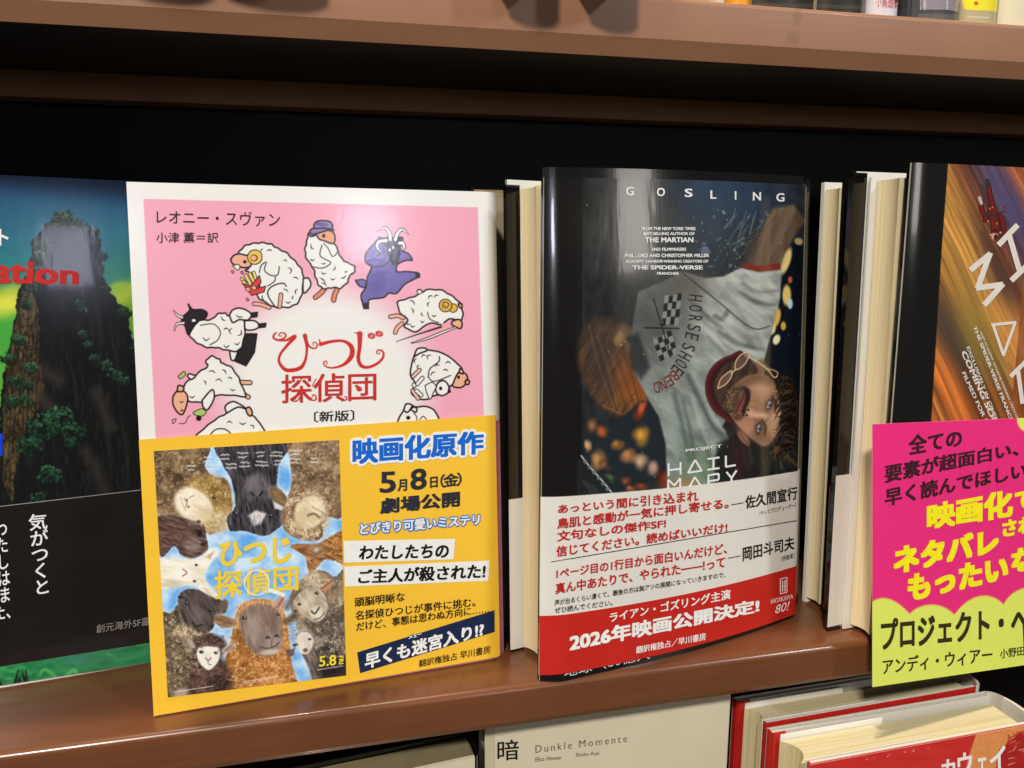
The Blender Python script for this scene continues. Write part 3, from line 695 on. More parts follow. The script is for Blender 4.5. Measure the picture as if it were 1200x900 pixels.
    for g in ([(220, 605), (258, 568)], [(218, 690), (250, 735)], [(240, 690), (268, 715)], [(245, 650), (275, 615)], [(225, 655), (228, 660)]):
        p.line(C(g), 5.2, K, sm=False); p.line(C(g), 3.2, (236, 190, 180) if g[0][0] < 222 else WH, 0.4, sm=False)
    arcs(C, [(270, 495, 25, -12, 10), (305, 505, 20, -25, 12), (410, 530, 30, -2, 10), (350, 550, 25, -8, 10), (325, 600, 25, -20, 8), (395, 570, 30, 5, 8), (230, 530, 10, -30, 8), (245, 560, 10, -20, 6)])
    # sheep at the band's edge, right
    shape(C([(120, 900), (140, 845), (168, 800), (180, 768), (215, 775), (240, 785), (300, 782), (352, 815), (360, 900)]), WH)
    shape(C([(165, 805), (180, 768), (214, 775), (190, 815)]), WH); shape(C([(205, 800), (225, 785), (242, 795), (236, 815)]), WH)
    p.ell(*C([(192, 848)])[0], 2.4, 2.4, 0, K, 0.2); p.line(C([(240, 880), (242, 845), (225, 820)]), 1.1, K); p.line(C([(260, 858), (280, 840), (300, 858)]), 1.1, K)
    # ornamental title
    RD = (204, 48, 42); C = crop(310, 380, 7.5)
    p.line(C([(150, 104), (128, 100), (136, 78), (172, 78), (186, 104), (160, 128), (110, 138), (76, 112), (100, 74)]), [1.2, 1.4, 1.6, 1.8, 2.0, 2.2, 2.2, 2.4, 2.0], RD)
    p.line(C([(84, 120), (120, 140), (190, 140), (266, 108), (200, 185), (140, 262), (128, 330), (178, 396), (245, 404), (322, 378), (362, 300), (372, 200), (355, 100)]), [1.5, 2.2, 2.6, 4.6, 3.4, 3.0, 3.2, 4.2, 4.6, 4.4, 3.0, 3.2, 5.2], RD)
    p.line(C([(366, 140), (396, 196), (440, 212), (464, 190), (450, 160), (426, 164), (430, 184)]), [3, 2.2, 2, 1.8, 1.5, 1.2, 1], RD)
    p.line(C([(480, 130), (492, 172)]), [0.8, 3], RD); p.line(C([(492, 176), (600, 150), (700, 150), (764, 200), (764, 280), (700, 352), (610, 382), (545, 374), (518, 346), (535, 322), (552, 340), (538, 352)]), [4.4, 3.4, 3.4, 5.4, 5.8, 3.6, 2.2, 1.8, 1.6, 1.4, 1.2, 1], RD)
    p.line(C([(790, 74), (840, 84)]), [0.8, 3.5], RD, sm=False); p.line(C([(838, 84), (836, 200), (824, 300), (850, 364), (910, 378), (990, 346), (1042, 290), (1040, 240), (1002, 226), (984, 248), (1004, 262), (1014, 248)]), [6.4, 4.6, 4.4, 4.2, 3.4, 3.2, 2.8, 2.2, 1.8, 1.5, 1.2, 1], RD)
    for (x, y) in ((940, 102), (1008, 84), (832, 568)):
        p.ell(*C([(x, y)])[0], 4.6 if y < 500 else 3.4, 3.6 if y < 500 else 3, 10, RD, 0.12); p.line(C([(x - 8, y), (x + 4, y - 10), (x + 14, y), (x, y + 10), (x - 14, y + 4)]), 0.6, WH)
    p.line(C([(262, 640), (240, 650), (244, 672), (290, 670), (345, 590)]), [1.4, 1.4, 1.6, 1.6, 1.6], RD); p.line(C([(350, 590), (400, 660), (448, 665), (450, 630), (425, 620), (420, 640)]), [1.4, 1.6, 1.8, 1.6, 1.3, 1.1], RD)
    p.line(C([(640, 632), (690, 668), (722, 660), (718, 636), (700, 640)]), [1.4, 1.6, 1.6, 1.3, 1.1], RD); p.line(C([(250, 555), (300, 520), (330, 470)]), 1.3, RD); p.line(C([(420, 545), (440, 500), (455, 480)]), 1.2, RD)
q1 = Bp.quad([(163.5, 522), (584, 494), (578, 225), (148, 213)])
sheet("cover_picture", rootB, B, np.array([qB[0] * 0 + q1[0], [Bp.W + 0.018, q1[1][1]], [Bp.W + 0.018, q1[2][1]], q1[3]]), 720, 470, 0.0, 0.006, M_PRINT, paint_sheep)
sheet("cover_sheet", rootB, B, np.array([qB[0], [Bp.W + 0.018, qB[1][1]], [Bp.W + 0.018, q1[1][1] - 0.002], [q1[0][0], q1[0][1] - 0.002]]), 40, 4, -0.001, 0.005, mat("pink_paper", (232, 150, 176), rough=0.3))
INKDK = ink((60, 26, 34)); INKRB = ink((200, 46, 40))
T(B, rootB, "author_lettering", "レオニー・スヴァン", 183.5, 246, 262, 328, 248.5, 266, INKDK, bold=0.0)
T(B, rootB, "author_lettering", "小津 薫＝訳", 183, 272, 284.5, 256, 272, 284.5, INKDK, bold=0.0)
T(B, rootB, "title_lettering", "探偵団", 329.5, 439, 473, 441, 436, 469, INKRB, bold=0.01)
T(B, rootB, "edition_lettering", "〔新版〕", 368, 482, 495, 415, 480, 493, INKB, bold=0.012)

qo = Bp.quad([(180.5, 838), (583.5, 769), (581.5, 486), (163, 515)])
obB = sheet("paper_band", rootB, B, np.array([qo[0], [Bp.W + 0.0, qo[1][1]], [Bp.W + 0.0, qo[2][1]], qo[3]]), 60, 8, 0.0040, 0.0025, M_YEL)
def paint_poster(p):
    def sky(x, y):
        n = fbm(x / 26, y / 20, 2, 4); t = np.clip(n * 2.6 - 0.8, 0, 1)[:, None]
        return np.array([96, 160, 222]) * (1 - t) + np.array([196, 220, 240]) * t
    p.fill(sky)
    def head(poly, col, rim=(240, 244, 246), rough=0.9):
        p.line(poly, 3.6, rim, 2.6, 0.38, closed=True); p.poly(poly, col, 1.0, sm=True, rough=rough, rs=2.6)
    def eye(x, y, r=1.5, hl=True):
        p.ell(x, y, r * 1.3, r, 0, (22, 18, 16), 0.3)
        if hl: p.ell(x + 0.5, y - 0.5, 0.5, 0.5, 0, (240, 240, 240), 0.4)
    RC = random.Random(21)
    def curls(cx, cy, rx, ry, n, cols, size=2.2, a=0.75, inside=None):
        for _ in range(n):
            t = RC.uniform(0, 6.283); d = math.sqrt(RC.random()); x = cx + rx * d * math.cos(t); y = cy + ry * d * math.sin(t)
            b = RC.uniform(0, 6.283); z = size * RC.uniform(0.6, 1.3); c = RC.choice(cols)
            p.line([(x + z * math.cos(b), y + z * math.sin(b)), (x + z * 1.1 * math.cos(b + 1.3), y + z * 1.1 * math.sin(b + 1.3)), (x + z * math.cos(b + 2.6), y + z * math.sin(b + 2.6))], [0.4, 1.1, 0.4], c, 0.6, a)
    def hairs(cx, cy, rx, ry, n, cols, ang, L=5, a=0.6):
        for _ in range(n):
            t = RC.uniform(0, 6.283); d = math.sqrt(RC.random()); x = cx + rx * d * math.cos(t); y = cy + ry * d * math.sin(t)
            b = math.radians(ang + RC.uniform(-22, 22)); z = L * RC.uniform(0.5, 1.2)
            p.line([(x, y), (x + z * math.cos(b), y + z * math.sin(b))], [0.9, 0.3], RC.choice(cols), 0.5, a, sm=False)
    # upper left: golden fleece around a pale muzzle
    head([(176, 520), (243, 520), (240, 545), (249, 557), (266, 562), (272, 585), (270, 606), (260, 620), (245, 626), (234, 612), (200, 606), (184, 612)], wool((64, 48, 34), (150, 124, 88), 4, 1, (186, 164, 128)))
    p.ell(241, 590, 31, 34, 10, wool((116, 88, 46), (198, 164, 100), 3, 2, (226, 204, 150)), 0.18)
    p.ell(258, 612, 14, 12, -40, wool((150, 126, 90), (226, 210, 176), 3, 4), 0.3)
    p.ell(227, 592, 24, 17, 36, fur((206, 186, 150), (240, 228, 206), 36, 2, 5, 3), 0.14)
    p.ell(220, 588, 8, 14, 30, (240, 232, 214), 0.5, 0.6)
    p.line([(214, 578), (219, 590), (222, 598)], 1.6, (104, 76, 60), 0.8); p.line([(222, 584), (228, 582), (232, 584)], 1.0, (130, 98, 76), 0.8)
    eye(251, 583); eye(233, 611); p.ell(210, 560, 4, 6, -30, (60, 44, 32), 0.5, 0.8)
    # upper middle: black sheep seen from below
    head([(256, 518), (338, 516), (327, 545), (325, 572), (332, 588), (332, 612), (322, 622), (308, 628), (286, 622), (270, 622), (266, 606), (273, 598), (276, 586), (270, 560), (260, 542)], fur((24, 22, 26), (92, 86, 92), 80, 2, 6, 6))
    p.ell(301, 573, 15, 17, 0, fur((66, 60, 64), (130, 122, 126), 90, 2, 4, 7), 0.3)
    p.ell(302, 588, 9, 6, 0, (50, 46, 50), 0.4); p.poly([(291, 604), (300, 598), (312, 602), (306, 614), (297, 616)], (206, 200, 200), 2)
    eye(277, 601, 1.4); eye(315, 604, 1.6); p.line([(318, 606), (325, 600), (330, 602), (328, 614)], 3, (48, 42, 46), 1.5)
    # upper right: curly fleece, tan muzzle
    head([(341, 514), (404, 512), (404, 600), (384, 606), (378, 614), (378, 628), (368, 634), (345, 630), (333, 620), (330, 602), (338, 580), (342, 560), (340, 540)], wool((78, 58, 42), (164, 136, 104), 4, 9, (196, 170, 136)))
    p.ell(358, 604, 27, 27, 0, wool((96, 72, 50), (206, 178, 142), 4.5, 12, (226, 204, 172)), 0.2)
    p.ell(363, 600, 17, 20, 30, fur((196, 174, 136), (228, 212, 178), 40, 2, 5, 10), 0.14)
    p.line([(360, 603), (368, 601), (374, 607), (378, 602)], 2.4, (90, 64, 48), 1.0); p.line([(358, 594), (370, 598), (378, 606)], 1.2, (140, 112, 84), 0.8)
    head([(315, 574), (324, 571), (336, 582), (333, 594), (322, 590)], fur((96, 74, 50), (150, 122, 88), 40, 2, 5, 14))
    p.poly([(321, 588), (332, 594), (330, 598), (322, 596)], (226, 230, 234), 1.2, 0.8)
    # left: small brown head
    head([(182, 606), (234, 612), (242, 630), (243, 645), (226, 655), (212, 650), (204, 640), (188, 652)], fur((50, 36, 34), (122, 94, 84), 20, 2, 5, 15))
    p.ell(226, 638, 11, 9, 20, fur((96, 78, 72), (150, 128, 118), 20, 2, 4, 16), 0.4); p.ell(234, 625, 3, 4, 0, (36, 26, 24), 0.4)
    # left: white goat
    head([(184, 657), (212, 655), (231, 656), (240, 648), (250, 643), (255, 647), (246, 658), (240, 668), (241, 680), (247, 690), (252, 698), (248, 702), (239, 697), (230, 686), (214, 685), (188, 690)], fur((196, 186, 160), (240, 236, 222), 10, 2, 6, 17))
    p.poly([(242, 652), (252, 645), (246, 656)], (180, 158, 126), 1.2); p.poly([(240, 688), (249, 699), (243, 696)], (190, 166, 140), 1.2)
    eye(231, 661, 1.3); eye(227, 681, 1.3); p.line([(216, 666), (219, 669), (217, 673)], 1.6, (140, 70, 70), 0.7); p.ell(206, 672, 10, 8, 0, (232, 226, 206), 0.6, 0.6)
    # right: fawn goat
    head([(340, 640), (356, 637), (370, 638), (386, 630), (406, 622), (408, 662), (394, 658), (380, 656), (370, 668), (364, 676), (360, 664), (357, 652)], fur((104, 66, 36), (198, 138, 80), 20, 2, 6, 20))
    p.ell(371, 645, 9, 8, 10, fur((120, 90, 70), (170, 136, 106), 10, 2, 4, 22), 0.4); eye(366, 657, 1.3); p.ell(371, 644, 2.6, 2.8, 0, (186, 180, 164), 0.5); p.line([(342, 641), (356, 640)], 3, (170, 110, 70), 1.2)
    # left middle: dark-faced sheep with speckled fleece
    head([(186, 726), (200, 718), (214, 708), (240, 738), (252, 750), (246, 822), (188, 824)], wool((52, 42, 32), (128, 110, 84), 3.6, 23, (206, 186, 150)))
    p.ell(224, 738, 22, 8, -8, wool((104, 86, 62), (214, 194, 156), 3.4, 25), 0.4, 0.9)
    head([(209, 700), (222, 690), (240, 694), (258, 703), (266, 708), (264, 718), (254, 722), (250, 736), (240, 742), (224, 738), (214, 726)], fur((40, 32, 32), (112, 96, 90), 60, 2, 5, 26))
    p.ell(231, 722, 8, 12, -20, fur((70, 58, 54), (138, 122, 112), 70, 2, 4, 27), 0.4); eye(218, 705, 1.8); eye(250, 716, 1.6); p.ell(226, 728, 2.2, 1.6, 0, (26, 20, 20), 0.4)
    p.line([(210, 700), (220, 701)], 3, (34, 28, 28), 1); p.ell(262, 710, 5, 8, 20, (104, 84, 70), 0.3)
    # centre: ginger sheep with a grey face
    head([(258, 822), (262, 780), (270, 752), (276, 722), (284, 708), (300, 702), (318, 704), (332, 716), (338, 742), (342, 776), (346, 822)], wool((112, 66, 28), (206, 142, 78), 4.2, 28, (232, 184, 124)))
    p.ell(306, 712, 24, 9, 0, fur((170, 116, 66), (230, 184, 128), 90, 1.6, 4, 29), 0.5)
    head([(249, 722), (258, 720), (275, 726), (277, 733), (262, 736), (252, 730)], fur((120, 90, 66), (178, 146, 112), 10, 2, 4, 30)); p.line([(254, 725), (270, 731)], 4, (96, 64, 50), 2, 0.7)
    head([(321, 712), (324, 702), (332, 697), (334, 706), (328, 716)], (190, 150, 130)); p.line([(325, 712), (331, 702)], 2.6, (140, 92, 84), 1.2)
    p.poly([(280, 726), (286, 714), (300, 708), (318, 710), (329, 722), (331, 745), (328, 760), (315, 769), (300, 766), (287, 752)], fur((98, 78, 68), (160, 136, 122), 80, 1.8, 6, 31), 2, sm=True)
    p.ell(318, 748, 12, 15, 0, fur((128, 110, 102), (182, 164, 152), 90, 2, 4, 32), 0.4)
    p.ell(300, 742, 7, 16, -10, (150, 128, 116), 0.7, 0.5)
    for (x, y) in ((313, 747), (324, 746)): p.ell(x, y, 2.6, 2.0, 20, (46, 34, 32), 0.4)
    p.line([(318, 749), (317, 757)], 1.0, (60, 44, 42), 0.6); p.line([(303, 758), (312, 760), (322, 757), (328, 752)], 1.6, (62, 46, 42), 0.8)
    p.ell(316, 764, 11, 3.4, -6, (208, 192, 176), 0.6, 0.7); eye(286, 724, 2.2); eye(326, 720, 1.7)
    # lower left lamb
    p.ell(246, 800, 27, 34, 0, wool((38, 26, 24), (104, 78, 68), 3, 33), 0.2)
    p.ell(244, 758, 22, 15, 0, wool((40, 26, 26), (112, 82, 74), 2.6, 34), 0.2)
    for e in ([(215, 752), (222, 749), (228, 758), (222, 764)], [(262, 764), (270, 755), (274, 753), (272, 762)]): head(e, (150, 130, 112))
    p.poly([(231, 760), (244, 757), (257, 760), (256, 774), (247, 784), (240, 783), (233, 775)], fur((206, 200, 184), (242, 240, 230), 90, 2, 4, 35), 1.4, sm=True)
    eye(236, 762, 1.9); eye(255, 763, 1.7); p.line([(240, 770), (243, 774), (246, 770)], 1.6, (130, 96, 90), 0.8); p.line([(240, 779), (244, 780), (248, 777)], 1.0, (120, 96, 88), 0.7)
    p.ell(212, 813, 9, 6, -20, (160, 146, 128), 0.5)
    # right rams
    head([(340, 702), (352, 680), (376, 668), (392, 676), (410, 672), (410, 792), (372, 786), (350, 742)], wool((66, 56, 46), (164, 148, 124), 4, 36, (204, 190, 164)))
    p.ell(385, 745, 22, 26, 0, wool((44, 38, 36), (124, 110, 96), 4, 38), 0.4, 0.8)
    p.ell(375, 680, 18, 9, 10, wool((120, 96, 72), (214, 198, 168), 3, 39), 0.3)
    p.poly([(342, 704), (356, 690), (374, 690), (382, 708), (380, 722), (368, 728), (356, 720), (346, 718)], fur((118, 100, 82), (196, 180, 156), 60, 2, 5, 40), 1.6, sm=True)
    p.ell(372, 714, 8, 9, 30, fur((150, 134, 116), (214, 202, 182), 50, 2, 4, 41), 0.4); eye(347, 716, 1.7); eye(370, 693, 1.7)
    for (x, y) in ((365, 717), (372, 712)): p.ell(x, y, 2.2, 1.7, 0, (44, 34, 32), 0.4)
    p.line([(370, 724), (377, 720)], 1.2, (70, 54, 48), 0.7); p.poly([(374, 690), (386, 680), (386, 686), (378, 692)], (170, 112, 84), 1.2)
    p.line([(336, 712), (344, 700), (352, 694)], 7, (96, 82, 70), 3, 0.8); p.line([(388, 700), (398, 690), (406, 680)], 5, (150, 120, 88), 2.5, 0.9)
    p.line([(337, 728), (345, 722)], 8, (84, 70, 60), 3)
    # lower right lamb
    head([(346, 746), (352, 740), (362, 740), (370, 748), (384, 746), (378, 754), (370, 760), (378, 772), (396, 800), (370, 800), (362, 784), (352, 762)], fur((92, 80, 72), (160, 146, 132), 60, 2, 4, 42))
    p.ell(356, 753, 9, 12, -14, fur((176, 164, 146), (226, 218, 204), 80, 2, 4, 43), 0.25); eye(345, 756, 1.5); eye(362, 748, 1.5); p.ell(357, 761, 3.4, 3.4, 0, (110, 84, 76), 0.4)
    p.ell(340, 764, 5, 3.4, 30, (90, 76, 66), 0.4)
    p.poly([(370, 764), (384, 754), (408, 770), (410, 800), (380, 800)], wool((34, 28, 26), (80, 70, 62), 3, 44), 3)
    TAN = [(206, 184, 146), (232, 214, 182), (120, 92, 62), (92, 68, 46), (176, 148, 108)]
    curls(200, 552, 30, 26, 150, [(150, 124, 88), (180, 152, 112), (72, 54, 38), (92, 70, 48)], 2.4, 0.6)
    curls(242, 606, 26, 12, 60, [(214, 186, 130), (236, 214, 164), (130, 100, 56)], 2.4, 0.55); hairs(262, 588, 10, 26, 60, [(222, 190, 128), (120, 90, 48)], 60)
    p.ell(227, 592, 23, 16.5, 36, fur((212, 194, 160), (242, 232, 212), 36, 3, 4, 3), 0.3); p.ell(219, 585, 9, 12, 36, (244, 236, 220), 0.8, 0.7); p.ell(240, 603, 9, 8, 30, (190, 164, 120), 0.9, 0.5)
    p.line([(216, 584), (219, 589), (218, 594)], 1.8, (150, 116, 96), 1.2, 0.8); p.line([(222, 583), (227, 581)], 1.2, (140, 108, 88), 0.8, 0.8)
    curls(372, 560, 28, 40, 230, [(164, 138, 104), (196, 170, 134), (96, 74, 54), (74, 56, 40)], 2.5, 0.6)
    for k in range(70):
        t = RC.uniform(0, 6.28); curls(360 + 23 * math.cos(t), 603 + 24 * math.sin(t), 4, 4, 3, [(232, 210, 176), (206, 178, 140), (112, 84, 58), (244, 226, 196)], 2.6, 0.75)
    p.ell(363, 600, 15.5, 18.5, 30, fur((202, 184, 146), (230, 216, 184), 40, 3, 4, 10), 0.3); p.ell(372, 592, 8, 8, 0, (240, 228, 200), 0.9, 0.5); p.ell(354, 608, 7, 10, 20, (182, 160, 120), 0.9, 0.5)
    p.line([(361, 604), (368, 602), (374, 606)], 2.4, (104, 78, 60), 1.2, 0.9); p.line([(366, 594), (373, 598), (378, 601)], 1.6, (150, 122, 94), 1.0, 0.7)
    hairs(300, 545, 30, 22, 90, [(88, 80, 84), (22, 20, 22), (60, 54, 58)], 90, 7, 0.5); hairs(300, 612, 28, 10, 60, [(110, 104, 110), (30, 28, 30)], 80, 5, 0.5)
    p.ell(296, 566, 6, 8, 10, (150, 142, 146), 0.9, 0.5); p.ell(308, 578, 5, 5, 0, (36, 32, 34), 0.9, 0.7); p.ell(293, 579, 4, 4, 0, (36, 32, 34), 0.9, 0.6)
    hairs(386, 640, 18, 14, 60, [(214, 150, 88), (120, 72, 36), (236, 184, 120)], 150, 6, 0.55); hairs(203, 625, 16, 14, 40, [(110, 84, 76), (48, 34, 32)], 20, 6, 0.5)
    p.ell(222, 672, 10, 8, 0, (250, 248, 240), 0.9, 0.6); p.ell(200, 680, 12, 6, 0, (186, 178, 156), 0.9, 0.5)
    curls(216, 765, 26, 36, 180, [(150, 130, 100), (210, 192, 158), (64, 52, 40), (46, 38, 30)], 2.4, 0.6); curls(224, 740, 20, 6, 60, [(226, 208, 172), (190, 168, 130), (90, 72, 52)], 2.3, 0.7)
    p.ell(222, 704, 8, 8, -20, (140, 126, 120), 0.9, 0.5); p.ell(240, 712, 8, 12, -30, (64, 54, 52), 0.9, 0.5); p.ell(231, 724, 5, 5, 0, (150, 134, 124), 0.9, 0.5)
    for k in range(60):
        t = RC.uniform(0, 6.28); hairs(305 + 36 * math.cos(t), 742 + 32 * math.sin(t), 4, 4, 3, [(236, 188, 126), (206, 146, 84), (130, 80, 36)], math.degrees(t), 5, 0.6)
    curls(302, 790, 36, 16, 150, [(226, 170, 108), (240, 200, 144), (120, 70, 30), (150, 92, 46)], 2.6, 0.65)
    p.poly([(281, 727), (287, 715), (300, 709), (318, 711), (328, 722), (330, 745), (327, 758), (315, 767), (300, 764), (288, 751)], fur((112, 92, 82), (158, 138, 126), 80, 3, 4, 31), 3.0, 0.85, sm=True)
    p.ell(296, 735, 7, 16, -12, (176, 156, 144), 0.9, 0.55); p.ell(320, 734, 6, 14, 0, (104, 84, 76), 0.9, 0.55); p.ell(319, 752, 10, 8, 0, (176, 158, 148), 0.8, 0.6); p.ell(308, 752, 6, 8, 0, (120, 100, 92), 0.9, 0.5)
    for (x, y) in ((314, 747), (324, 745)): p.line([(x - 2, y + 1), (x, y - 1), (x + 2, y + 1)], 1.8, (44, 32, 30), 0.8)
    p.line([(319, 748), (318, 756)], 1.0, (70, 52, 48), 0.8, 0.8); p.line([(306, 758), (313, 760), (322, 757), (327, 753)], 1.3, (66, 50, 46), 0.8, 0.9); p.ell(316, 764, 10, 2.6, -6, (214, 200, 186), 0.7, 0.7)
    for (x, y, z) in ((286.5, 724, 2.0), (326, 720, 1.6)): p.ell(x, y, z * 1.5, z * 1.1, 0, (60, 44, 38), 0.5, 0.8); p.ell(x, y, z, z * 0.8, 0, (20, 16, 14), 0.3); p.ell(x + 0.5, y - 0.5, 0.6, 0.6, 0, (230, 230, 230), 0.4)
    curls(244, 797, 22, 22, 110, [(110, 84, 74), (130, 104, 92), (34, 24, 22)], 2.4, 0.6); curls(244, 752, 20, 8, 70, [(126, 96, 88), (146, 116, 104), (44, 30, 28)], 2.0, 0.7)
    curls(388, 752, 20, 30, 170, [(190, 176, 152), (216, 204, 180), (60, 52, 46), (96, 84, 72)], 2.6, 0.65); curls(372, 682, 18, 8, 60, [(226, 212, 184), (190, 168, 136), (110, 90, 68)], 2.2, 0.7)
    p.ell(362, 702, 8, 12, 30, (206, 192, 170), 0.9, 0.55); p.ell(352, 712, 6, 8, 20, (120, 102, 86), 0.9, 0.55); p.ell(374, 716, 6, 6, 0, (224, 212, 194), 0.8, 0.6)
    for (x, y) in ((367, 716), (374, 711)): p.ell(x, y, 1.8, 1.4, 30, (50, 40, 36), 0.5)
    p.ell(384, 786, 16, 12, 0, (26, 22, 22), 0.9, 0.7); p.ell(238, 638, 3, 2, 0, (40, 30, 28), 0.6)
    # faces once more, crisp: goat, ram, lamb, muzzles
    hd = [(186, 662), (206, 656), (226, 656), (236, 653), (246, 645), (254, 643), (253, 651), (246, 660), (240, 670), (240, 678), (245, 688), (253, 696), (250, 702), (242, 698), (233, 687), (220, 685), (204, 686), (187, 686)]
    p.line(hd, 2.4, (246, 248, 250), 1.8, 0.5, closed=True); p.poly(hd, fur((216, 206, 182), (242, 238, 226), 8, 3, 5, 90), 0.8, sm=True, rough=0.5)
    p.poly([(241, 652), (252, 645), (246, 656)], (198, 170, 140), 1.0); p.poly([(238, 686), (249, 698), (242, 694)], (206, 176, 150), 1.0)
    p.ell(214, 672, 12, 9, 0, (248, 244, 234), 0.8, 0.7); p.ell(200, 684, 14, 5, 0, (176, 164, 140), 0.9, 0.6); p.line([(214, 667), (219, 671), (214, 675)], 1.4, (150, 92, 86), 0.7); eye(230, 662, 1.5); eye(228, 681, 1.5)
    fc = [(344, 706), (352, 694), (366, 688), (378, 694), (384, 708), (380, 722), (370, 729), (360, 724), (350, 717)]
    p.poly(fc, fur((150, 132, 110), (206, 192, 170), 60, 3, 4, 91), 1.2, sm=True, rough=0.6); p.ell(372, 718, 8, 8, 30, (226, 216, 200), 0.6, 0.85); p.ell(362, 702, 5, 11, 30, (216, 204, 186), 0.8, 0.6)
    eye(351, 708, 1.7); eye(371, 695, 1.7); p.line([(365, 716), (369, 719), (374, 712)], 1.8, (58, 44, 40), 0.8); p.line([(368, 726), (375, 724), (380, 718)], 1.1, (80, 62, 54), 0.6)
    p.poly([(376, 690), (390, 679), (389, 687), (380, 694)], (190, 130, 100), 0.9); p.line([(377, 690), (390, 680)], 1.2, (110, 80, 60), 0.7)
    lf = [(347, 748), (353, 741), (361, 741), (367, 748), (366, 758), (360, 766), (353, 765), (348, 757)]
    p.poly(lf, fur((200, 190, 174), (232, 226, 214), 80, 3, 4, 92), 1.0, sm=True, rough=0.4); eye(347.5, 755, 1.5); eye(363, 749, 1.5); p.ell(358, 762, 3, 2.6, 0, (120, 90, 82), 0.4); p.poly([(366, 747), (382, 748), (372, 755)], (150, 130, 116), 1.0); p.poly([(336, 766), (346, 758), (344, 768), (338, 770)], (104, 88, 80), 1.0)
    for (x, y) in ((219, 586), (221, 594)): p.ell(x, y, 1.1, 1.7, 30, (110, 78, 66), 0.5, 0.9)
    p.line([(212, 582), (214, 590), (217, 598)], 1.0, (170, 138, 116), 0.8, 0.8); eye(251, 583, 1.7); eye(233, 611, 1.7)
    p.ell(301, 573, 12, 14, 0, (96, 90, 94), 0.7, 0.6); p.line([(294, 577), (298, 581)], 1.8, (20, 18, 20), 0.7); p.line([(308, 576), (304, 581)], 1.8, (20, 18, 20), 0.7); p.line([(301, 582), (301, 588)], 1.0, (26, 24, 26), 0.6); eye(276, 602, 1.8); eye(318, 604, 1.8)
    p.poly([(214, 706), (226, 692), (244, 697), (256, 706), (252, 722), (246, 736), (238, 740), (226, 735), (217, 722)], fur((52, 44, 44), (98, 86, 82), 60, 3, 4, 93), 1.4, 0.8, sm=True); p.ell(232, 720, 5, 12, -14, (136, 122, 114), 0.9, 0.5); p.line([(226, 730), (230, 734), (236, 732)], 1.6, (26, 20, 20), 0.8); eye(219, 707, 1.8); eye(247, 715, 1.8)
    p.line([(226, 757), (222, 751)], 4, (176, 160, 140), 1.2); p.line([(262, 762), (272, 756)], 4, (176, 160, 150), 1.2); p.line([(264, 762), (271, 757)], 1.6, (120, 96, 92), 0.8)
    wf = [(232, 762), (244, 758), (256, 762), (255, 774), (247, 784), (240, 783), (233, 774)]
    p.poly(wf, fur((222, 216, 202), (244, 242, 234), 90, 3, 4, 94), 0.9, sm=True, rough=0.4); eye(236, 764, 2.0); eye(253, 765, 1.8); p.line([(241, 771), (244, 774), (247, 771)], 1.5, (140, 104, 98), 0.7); p.line([(244, 774), (244, 778), (248, 779)], 0.8, (120, 92, 86), 0.5)
    p.c[:] = np.clip((p.c - 118) * 1.08 + 130, 0, 255)
    # tiny credit lines
    WHT = (236, 236, 234); R = random.Random(3)
    for (x, y, w) in ((243, 536, 9), (263, 533, 8), (284, 531, 9), (305, 530, 8), (324, 530, 12), (346, 528, 11), (224, 546, 9), (251, 545, 13), (270, 544, 9), (287, 542, 10), (306, 541, 13), (326, 540, 8), (344, 538, 14), (368, 537, 9)):
        for r in range(2):
            wl = w * R.uniform(0.75, 1.25); x0 = x - wl / 2
            while x0 < x + wl / 2:
                p.line([(x0, y + r * 4.4 + R.uniform(-0.8, 0.8)), (x0 + 1.6, y + r * 4.4 + R.uniform(-0.8, 0.8))], 1.3, WHT, 0.5, 0.85, sm=False); x0 += 2.6
    for k in range(20): p.line([(203 + k * 2.4, 811 - k * 0.36), (204.6 + k * 2.4, 810.8 - k * 0.36)], 0.9, WHT, 0.4, 0.8, sm=False)
    for k in range(16): p.line([(372 + k * 1.9, 785 - k * 0.3), (373.2 + k * 1.9, 784.8 - k * 0.3)], 0.9, WHT, 0.4, 0.8, sm=False)
    for k in range(16): p.line([(285 + k * 2.6, 799 - k * 0.4 + (k % 3)), (287 + k * 2.6, 798.4 - k * 0.4)], 1.1, (250, 226, 190), 0.5, 0.9, sm=False)
    p.line([(277, 802), (340, 795)], 0.5, (230, 200, 160), 0.4, 0.8)
    p.ell(305, 683, 14.5, 14.5, 0, (210, 222, 234), 0.06, 0.35)
qp = Bp.quad([(197, 816), (405.5, 790.5), (397, 515), (180.5, 528)])
sheet("poster_picture", obB, B, qp, 330, 420, 0.0048, 0.0006, mat("poster_print", attr="ink", rough=0.26, spec=0.45, coat=0.1), paint_poster)
PY = ink((246, 212, 66)); INKN = ink((44, 46, 58)); INKNV = ink((28, 42, 76)); INKBL = ink((16, 104, 210)); INKP = ink((242, 242, 236))
oB = 0.0058
T(B, obB, "poster_lettering", "ひつじ", 257, 634, 665, 341, 628, 660, PY, bold=0.035, off=oB)
T(B, obB, "poster_lettering", "探偵団", 251, 669, 703, 350, 662, 692, PY, bold=0.025, off=oB)
def ring(cx, cy, r, w, name, m, off):
    n = 40; V = []; 
    for i in range(n):
        a = 2 * math.pi * i / n
        V += [(cx + (r + w / 2) * math.cos(a), cy + (r + w / 2) * math.sin(a)), (cx + (r - w / 2) * math.cos(a), cy + (r - w / 2) * math.sin(a))]
    V = np.array(V); s, t = B.fit(V[:, 0], V[:, 1], off)
    F = [(2 * i, 2 * ((i + 1) % n), 2 * ((i + 1) % n) + 1, 2 * i + 1) for i in range(n)]
    build(name, B.pos(s, t, off), F, m, obB)
ring(301, 683, 14.5, 1.4, "magnifier_ring", INKP, oB + 0.0006)
